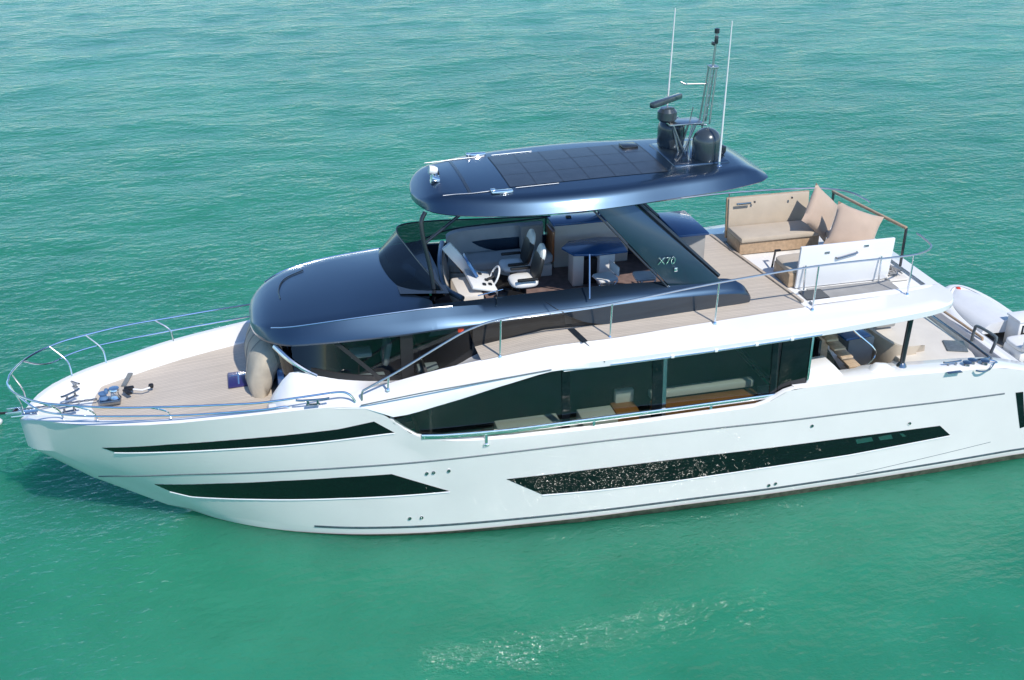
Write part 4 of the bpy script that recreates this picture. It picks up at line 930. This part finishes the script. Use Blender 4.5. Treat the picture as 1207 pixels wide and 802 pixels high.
# ================================================================== LOOSE THINGS
# canvas cover over the forward seat
def canvas_cover():
    """cloth drawn over the forward seat: its side outline carried across the boat, rounded and creased at both ends"""
    side = curve([(.0, 0, 0), (-.03, 0, .28), (.02, 0, .6), (.15, 0, .88), (.36, 0, 1.06), (.62, 0, 1.06), (.72, 0, .8), (.56, 0, .45), (.38, 0, .04)], 6)
    cx, cz = .25, .5; b = MB(); rows = []; n = 30
    for i in range(n+1):
        v = -1+2*i/n; k = (1-abs(v)**7)**.5 if abs(v) < 1 else 0; k = .12+.88*k; row = []
        for q in side:
            y = 1.0*v; x = cx+(q.x-cx)*k; z = cz+(q.z-cz)*(.35+.65*k) if q.z > .1 else q.z
            f = mnoise.noise((x*2.5, y*2.2, z*2.5))*.035+.012*math.sin(y*9+q.z*5+2*mnoise.noise((y, z, 1)))*min(1, q.z*2)
            row.append((x+f, y, z+f*.6*min(1, q.z*3)))
        rows.append(row)
    o = b.loft(rows, closed=True, caps=True).build('canvas_cover', 'canvas', None, ang=80); o.location = (4.43, .1, 2.97)
    hem = [Vector(r[0])+Vector((-.012, 0, .03)) for r in rows[2:-2]]
    h = MB().tube(hem, .012, 6).build('hem_cord', 'greydark', o)
    for i in (8, 15, 22): MB().tube([Vector(p)+Vector((-.008, 0, .004)) for p in rows[i][1:26]], .007, 5).build('seam', 'greydark', o)
    tag(o, 'beige canvas cover draped over the forward seat against the windscreen', 'cover')
canvas_cover()
# mooring line and buoy
ml = MB(); A = Vector((-.05, .0, 2.84)); Bq = Vector((-5.6, 6.5, -.05)); pts = []
for k in range(41):
    t = k/40; p = A.lerp(Bq, t); p.z -= .5*t*(1-t); pts.append(p)
tag(ml.tube(pts, .028, 8).build('mooring_line', 'rope'), 'dark mooring line running out from the bow to the water', 'rope')
by = MB().lathe([(0, -.08), (.06, -.07), (.1, 0), (.1, .04), (.06, .09), (.02, .11), (0, .11)], (0, 0, 0), 20).build('buoy', 'tube'); by.location = (-1.547, 4.8, 0.02)
tag(by, 'small white buoy floating just off the bow at the left edge', 'buoy')

# tender on the swim platform
td = thing('tender', 'white inflatable tender lying across the swim platform at the stern', 'dinghy', (22.7, .8, .69), 0)
# local axes: +y towards the far side = tender bow
c = [(-.72, -1.75, .62), (-.74, -.6, .62), (-.72, .6, .64), (-.6, 1.4, .72), (-.3, 1.95, .82), (0, 2.12, .86), (.3, 1.95, .82), (.6, 1.4, .72), (.72, .6, .64), (.74, -.6, .62), (.72, -1.75, .62)]
tb = MB().tube(curve(c, 6), .24, 16).build('tube', 'tube', td)
MB().tube(curve([(x*1.32, y+(.24 if abs(y) > 1.9 else 0)*1, z-.02) for x, y, z in c], 6), .03, 6).build('rubbing_strake', 'tubegrey', tb)
MB().tube(curve([(x*.9, y-.05, z+.225) for x, y, z in c], 6), .014, 6).build('grab_line', 'tubegrey', tb)
for s in (-1, 1): MB().lathe([(.24, 0), (.2, .2), (.08, .32), (0, .34)], (s*.72, -1.75, .62), 16, rx=90).build('tube_cone', 'tubegrey', tb)
MB().loft([[(-.6, -1.7, .45), (0, -1.7, .05), (.6, -1.7, .45)], [(-.6, .6, .45), (0, .6, .05), (.6, .6, .45)], [(-.3, 1.6, .55), (0, 1.7, .25), (.3, 1.6, .55)], [(0, 2.0, .7), (0, 2.05, .65), (0, 2.0, .7)]]).build('keel', 'gel', td)
MB().add([(-.55, -1.7, .46), (.55, -1.7, .46), (.55, .9, .48), (.2, 1.7, .6), (-.2, 1.7, .6), (-.55, .9, .48)], [(0, 1, 2, 3, 4, 5)]).build('floor', 'greydark', td, recalc=False)
MB().box((0, -1.0, .7), (.9, .7, .42), bev=.1).build('seat', 'white', td); MB().cushion((0, -1.0, .95), (.9, .7, .14), puff=.1, p=5).build('seat_cushion', 'white', td)
MB().box((0, -1.38, 1.1), (.9, .12, .3), rx=10, bev=.05).build('seat_back', 'white', td)
cn = MB().box((.27, -.28, .85), (.46, .5, .78), bev=.05).build('console', 'white', td)
MB().box((.27, -.28, 1.27), (.5, .54, .06), bev=.02).build('console_top', 'white', cn)
MB().box((.27, -.536, 1.04), (.3, .012, .26), bev=.003).build('name_panel', 'black', cn)
text('lettering', 'KS', .22, 'white', cn, Matrix(((1, 0, 0, .27), (0, 0, -1, -.546), (0, 1, 0, 1.04), (0, 0, 0, 1))), .003)
cvr = MB(); rows = []
for i in range(13):
    t = i/12; y = -.05+2.1*t; hw = .62*(1-.0*t) if t < .55 else .62*math.sqrt(max(.02, 1-((t-.55)/.47)**2)); hh = .30*(1-.45*t)
    rows.append([(hw*math.sin(a)*1.0, y, .80+.10*t+hh*math.cos(a)+.015*math.sin(6*a+3*t)) for a in [R(-95+190*k/14) for k in range(15)]])
cvr.loft(rows, caps=True).build('tender_cover', 'tube', td, ang=60)
MB().box((0, -1.9, .95), (.34, .46, .62), bev=.1).box((0, -2.0, .5), (.14, .24, .6), bev=.04).build('outboard_motor', 'white', td)
MB().box((.0, 1.98, 1.06), (.12, .1, .1), bev=.03).build('bow_light', 'red', td)
